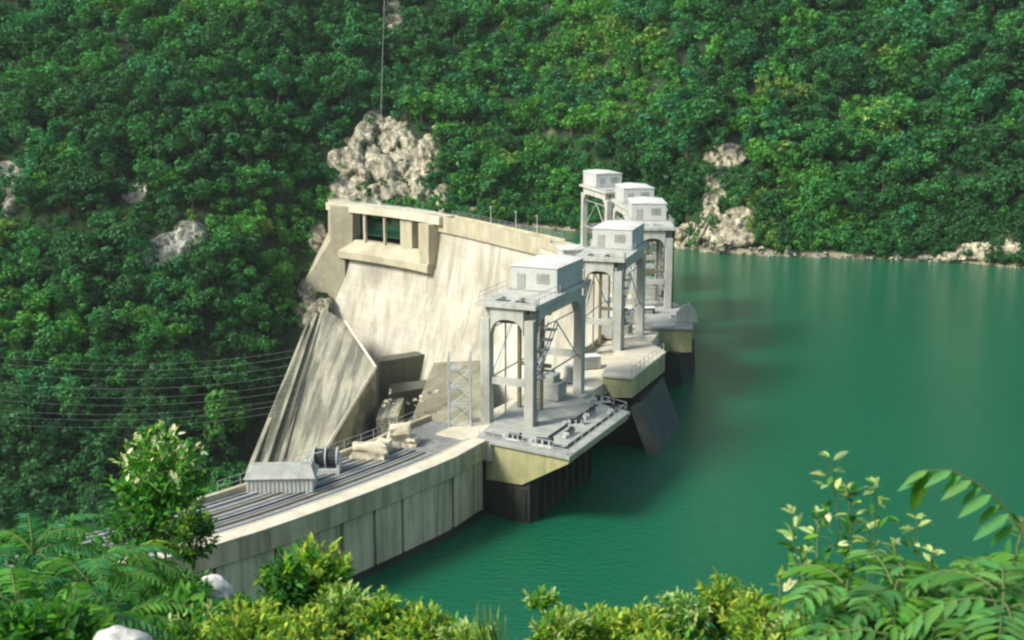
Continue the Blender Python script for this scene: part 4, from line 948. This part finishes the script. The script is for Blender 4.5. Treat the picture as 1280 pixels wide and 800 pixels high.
leafy_shrub(680, 752, 7.4, 50, 20, 'small pale sprig above the first herb past the grass blades', [G2, YG], PALE, .05, 22, 61, 'flowering_herb', .6, .36)
# pale-tipped slender stems against the water
def slender(pxs, Y, lab, seed, leaf=.085, name='slender_shrub'):
    g = random.Random(seed); root = plant_root(name, at(pxs[0][0], 800, Y), lab, 'shrub'); base = Vector(root.location); L = Leaves(); st = MB()
    for px, py in pxs:
        tip = at(px, py, Y + g.uniform(-.3, .3)); b0 = at(px + g.uniform(-14, 30), 830, Y); pts = [base, b0, b0.lerp(tip, .5) + rv(g, .02), tip]
        st.path(pts, .010, .003, 5); ln = (tip - b0).length; m = int(ln / .036)
        for i in range(m):
            t = i / m; p = b0.lerp(tip, t) + rv(g, .012); a = g.uniform(0, 6.28)
            d = Vector((math.cos(a), math.sin(a) * .7, .35)).normalized(); L_ = leaf * g.uniform(.7, 1.25)
            q = p + d * g.uniform(.02, .14) * (1.2 - t); st.bar(p, q, .0025, .0015, 3)
            c = PALE if t > .82 and g.random() < .7 else CREAM if g.random() < .05 else [G1, G2, G2, G3, YG][g.randrange(5)]
            for _ in range(2): L.add(q, d + rv(g, .45), Vector((0, 0, 1)) + rv(g, .4), L_, L_ * .38, jit(g, c))
        for _ in range(5):
            a = g.uniform(0, 6.28); L.add(tip, (math.cos(a), math.sin(a), .5), Vector((0, 0, 1)) + rv(g, .3), leaf * .75, leaf * .27, jit(g, PALE))
    return emit(root, L, st)
slender([(1036, 572), (1022, 640), (1060, 610), (1008, 690)], 6.4, 'slender shrub with the tallest pale leaf tips against the green water', 71)
slender([(990, 642), (1000, 700), (975, 720)], 6.2, 'slender shrub with paired whitish tips nearest the open water', 72)
slender([(1094, 604), (1085, 660), (1120, 680)], 6.6, 'slender shrub with feathery pale tips beside the drooping compound leaf', 73)
slender([(1145, 648), (1165, 690), (1130, 720)], 6.3, 'slender shrub with a pale tuft under the drooping compound leaf', 74)
# big pinnate leaved plants at the corner
g = random.Random(5)
c = at(1262, 690, 5.2); root = plant_root('walnut_sapling', c, 'sapling with one big arching compound leaf drooping over the water', 'sapling'); L = Leaves(); st = MB(); st.path([Vector(root.location), c + Vector((.15, 0, -.2)), at(1278, 650, 5.2)], .02, .012, 6)
pts = [at(x, y, 5.2) for x, y in ((1278, 668), (1262, 642), (1240, 618), (1215, 600), (1190, 588), (1160, 588), (1148, 600))]
st.path(pts, .006, .002, 4)
for i in range(1, len(pts)):
    dl = (pts[i] - pts[i - 1]).normalized(); ls = .235 - .02 * i
    L.add(pts[i], (-.75, -.25, -.42 + .03 * i), (.1, -.55, .9), ls, ls * .27, jit(g, (.11, .30, .09), .08))
    L.add(pts[i], (.55 - .1 * i, .3, -.35), (0, -.5, .9), ls * .8, ls * .25, jit(g, (.06, .20, .03), .1))
    L.add(pts[i].lerp(pts[i - 1], .5), (-.6, .1, -.6), (.1, -.5, .9), ls * .75, ls * .2, jit(g, (.06, .22, .03), .1))
L.add(pts[-1], (-.1, -.1, -1), (0, -1, .1), .16, .06, (.08, .22, .02)); L.add(pts[-2], (-.3, -.1, -1), (0, -1, .1), .17, .06, (.08, .22, .02))
emit(root, L, st)
big = [(1060, 725, 5.6, 'walnut sapling with broad leaves below the slender stems', 81), (1120, 730, 5.2, 'broad-leaved walnut sapling below the pale tuft', 82), (1190, 715, 5.4, 'broad-leaved walnut sapling below the arching leaf', 83), (1255, 740, 4.8, 'feathery walnut sapling in the bottom corner', 84), (1165, 800, 4.8, 'low walnut sapling at the bottom edge', 85), (1272, 680, 5.8, 'walnut sapling behind the arching leaf', 86), (1080, 800, 5.0, 'low walnut sapling beside the last herb', 87)]
for px, py, Y, lb, sd in big:
    fern_plant(px, py, Y, lb, 22, .46, [(.08, .21, .045), (.12, .28, .07), G2, (.06, .18, .05)], sd, .135, 7, .33, 1.0, 'walnut_sapling', group='walnut saplings', droop=1.0)
# grass blades
def tuft(px, py, Y, n, hpx, lab, seed):
    g = random.Random(seed); c = at(px, 815, Y); L = Leaves(); 
    for _ in range(n):
        b0 = c + Vector((g.gauss(0, .07), g.gauss(0, .07), 0)); h = hpx * Y / F * g.uniform(.5, 1.1)
        L.add(b0, (g.gauss(-.25, .25), g.gauss(0, .2), 1), (g.gauss(0, .5), -1, .2), h, .012, jit(g, (.22, .34, .10)))
    base = Vector((c.x, c.y, ground(c.x, c.y)))
    root = empty('grass_tuft', base, lab, 'grass tuft'); st = MB()
    for k in range(6): st.bar(base + rv(g, .03), c + rv(g, .05), .006, .004, 3)
    emit(root, L, st)
tuft(606, 790, 6.6, 26, 62, 'thin tuft of pale grass blades against the green water', 91)
# ground cover on the near slope
for px, py, Y, wd, hh, lb, sd in ((1060, 790, 6.4, 130, 110, 'dense green shrub filling behind the slender stems', 95), (1180, 780, 6.6, 150, 130, 'dense green shrub behind the walnut saplings', 96), (1270, 760, 6.4, 90, 130, 'dense green shrub at the frame edge behind the arching leaf', 97), (60, 800, 6.4, 160, 110, 'dense green shrub at the bottom corner under the sumacs', 98), (215, 790, 7.6, 130, 90, 'dense green shrub around the whitish boulder', 99)):
    leafy_shrub(px, py, Y, wd, hh, lb, [G1, G2, G3, G1], G2, .10, 110, sd, 'leafy_shrub', .3, .42)
def cover():
    g = random.Random(17); L = Leaves()
    for _ in range(9000):
        y = g.uniform(3.0, 26); x = g.uniform(-.55 * y - 3, .55 * y + 3); z = ground(x, y)
        l = g.uniform(.08, .2) * (1 + y / 30); L.add((x, y, z + g.uniform(0, .35)), rv(g) + Vector((0, 0, .9)), Vector((0, -.3, 1)) + rv(g, .3), l, l * .4, jit(g, [G1, G2, YG, G3][g.randrange(4)]))
    o = link('undergrowth', L.mesh('undergrowth'), M['leaf']); tag(o, 'leafy undergrowth covering the near slope', 'undergrowth', kind='stuff')
cover()
# bushes on the slope between viewpoint and dam end
for i, (px, py, Y, wd, hh, lb) in enumerate(((120, 728, 50, 140, 110, 'round green bush on the slope before the near dam end'), (222, 746, 58, 90, 60, 'bush tucked behind the cream boulder'), (306, 772, 55, 70, 60, 'bush at the foot of the near wall panels'), (60, 690, 60, 120, 90, 'dark bush on the slope at the gorge edge'))):
    leafy_shrub(px, py, Y, wd, hh, lb, [G1, G3, G1], G2, .34, 130, 110 + i, 'leafy_shrub', .2, .5)


# ---------------------------------------------------------------- thin haze over the gorge
hzm = bpy.data.materials.new('haze'); hzm.use_nodes = True; t = hzm.node_tree; t.nodes.remove(t.nodes['Principled BSDF'])
pv = t.nodes.new('ShaderNodeVolumePrincipled'); pv.inputs['Color'].default_value = (.90, .95, .95, 1); pv.inputs['Density'].default_value = 0.00006
t.links.new(pv.outputs[0], t.nodes['Material Output'].inputs['Volume'])
tag(MB().box(-640, 660, -75, 775, -75, 420).build('haze', hzm), kind='stuff')
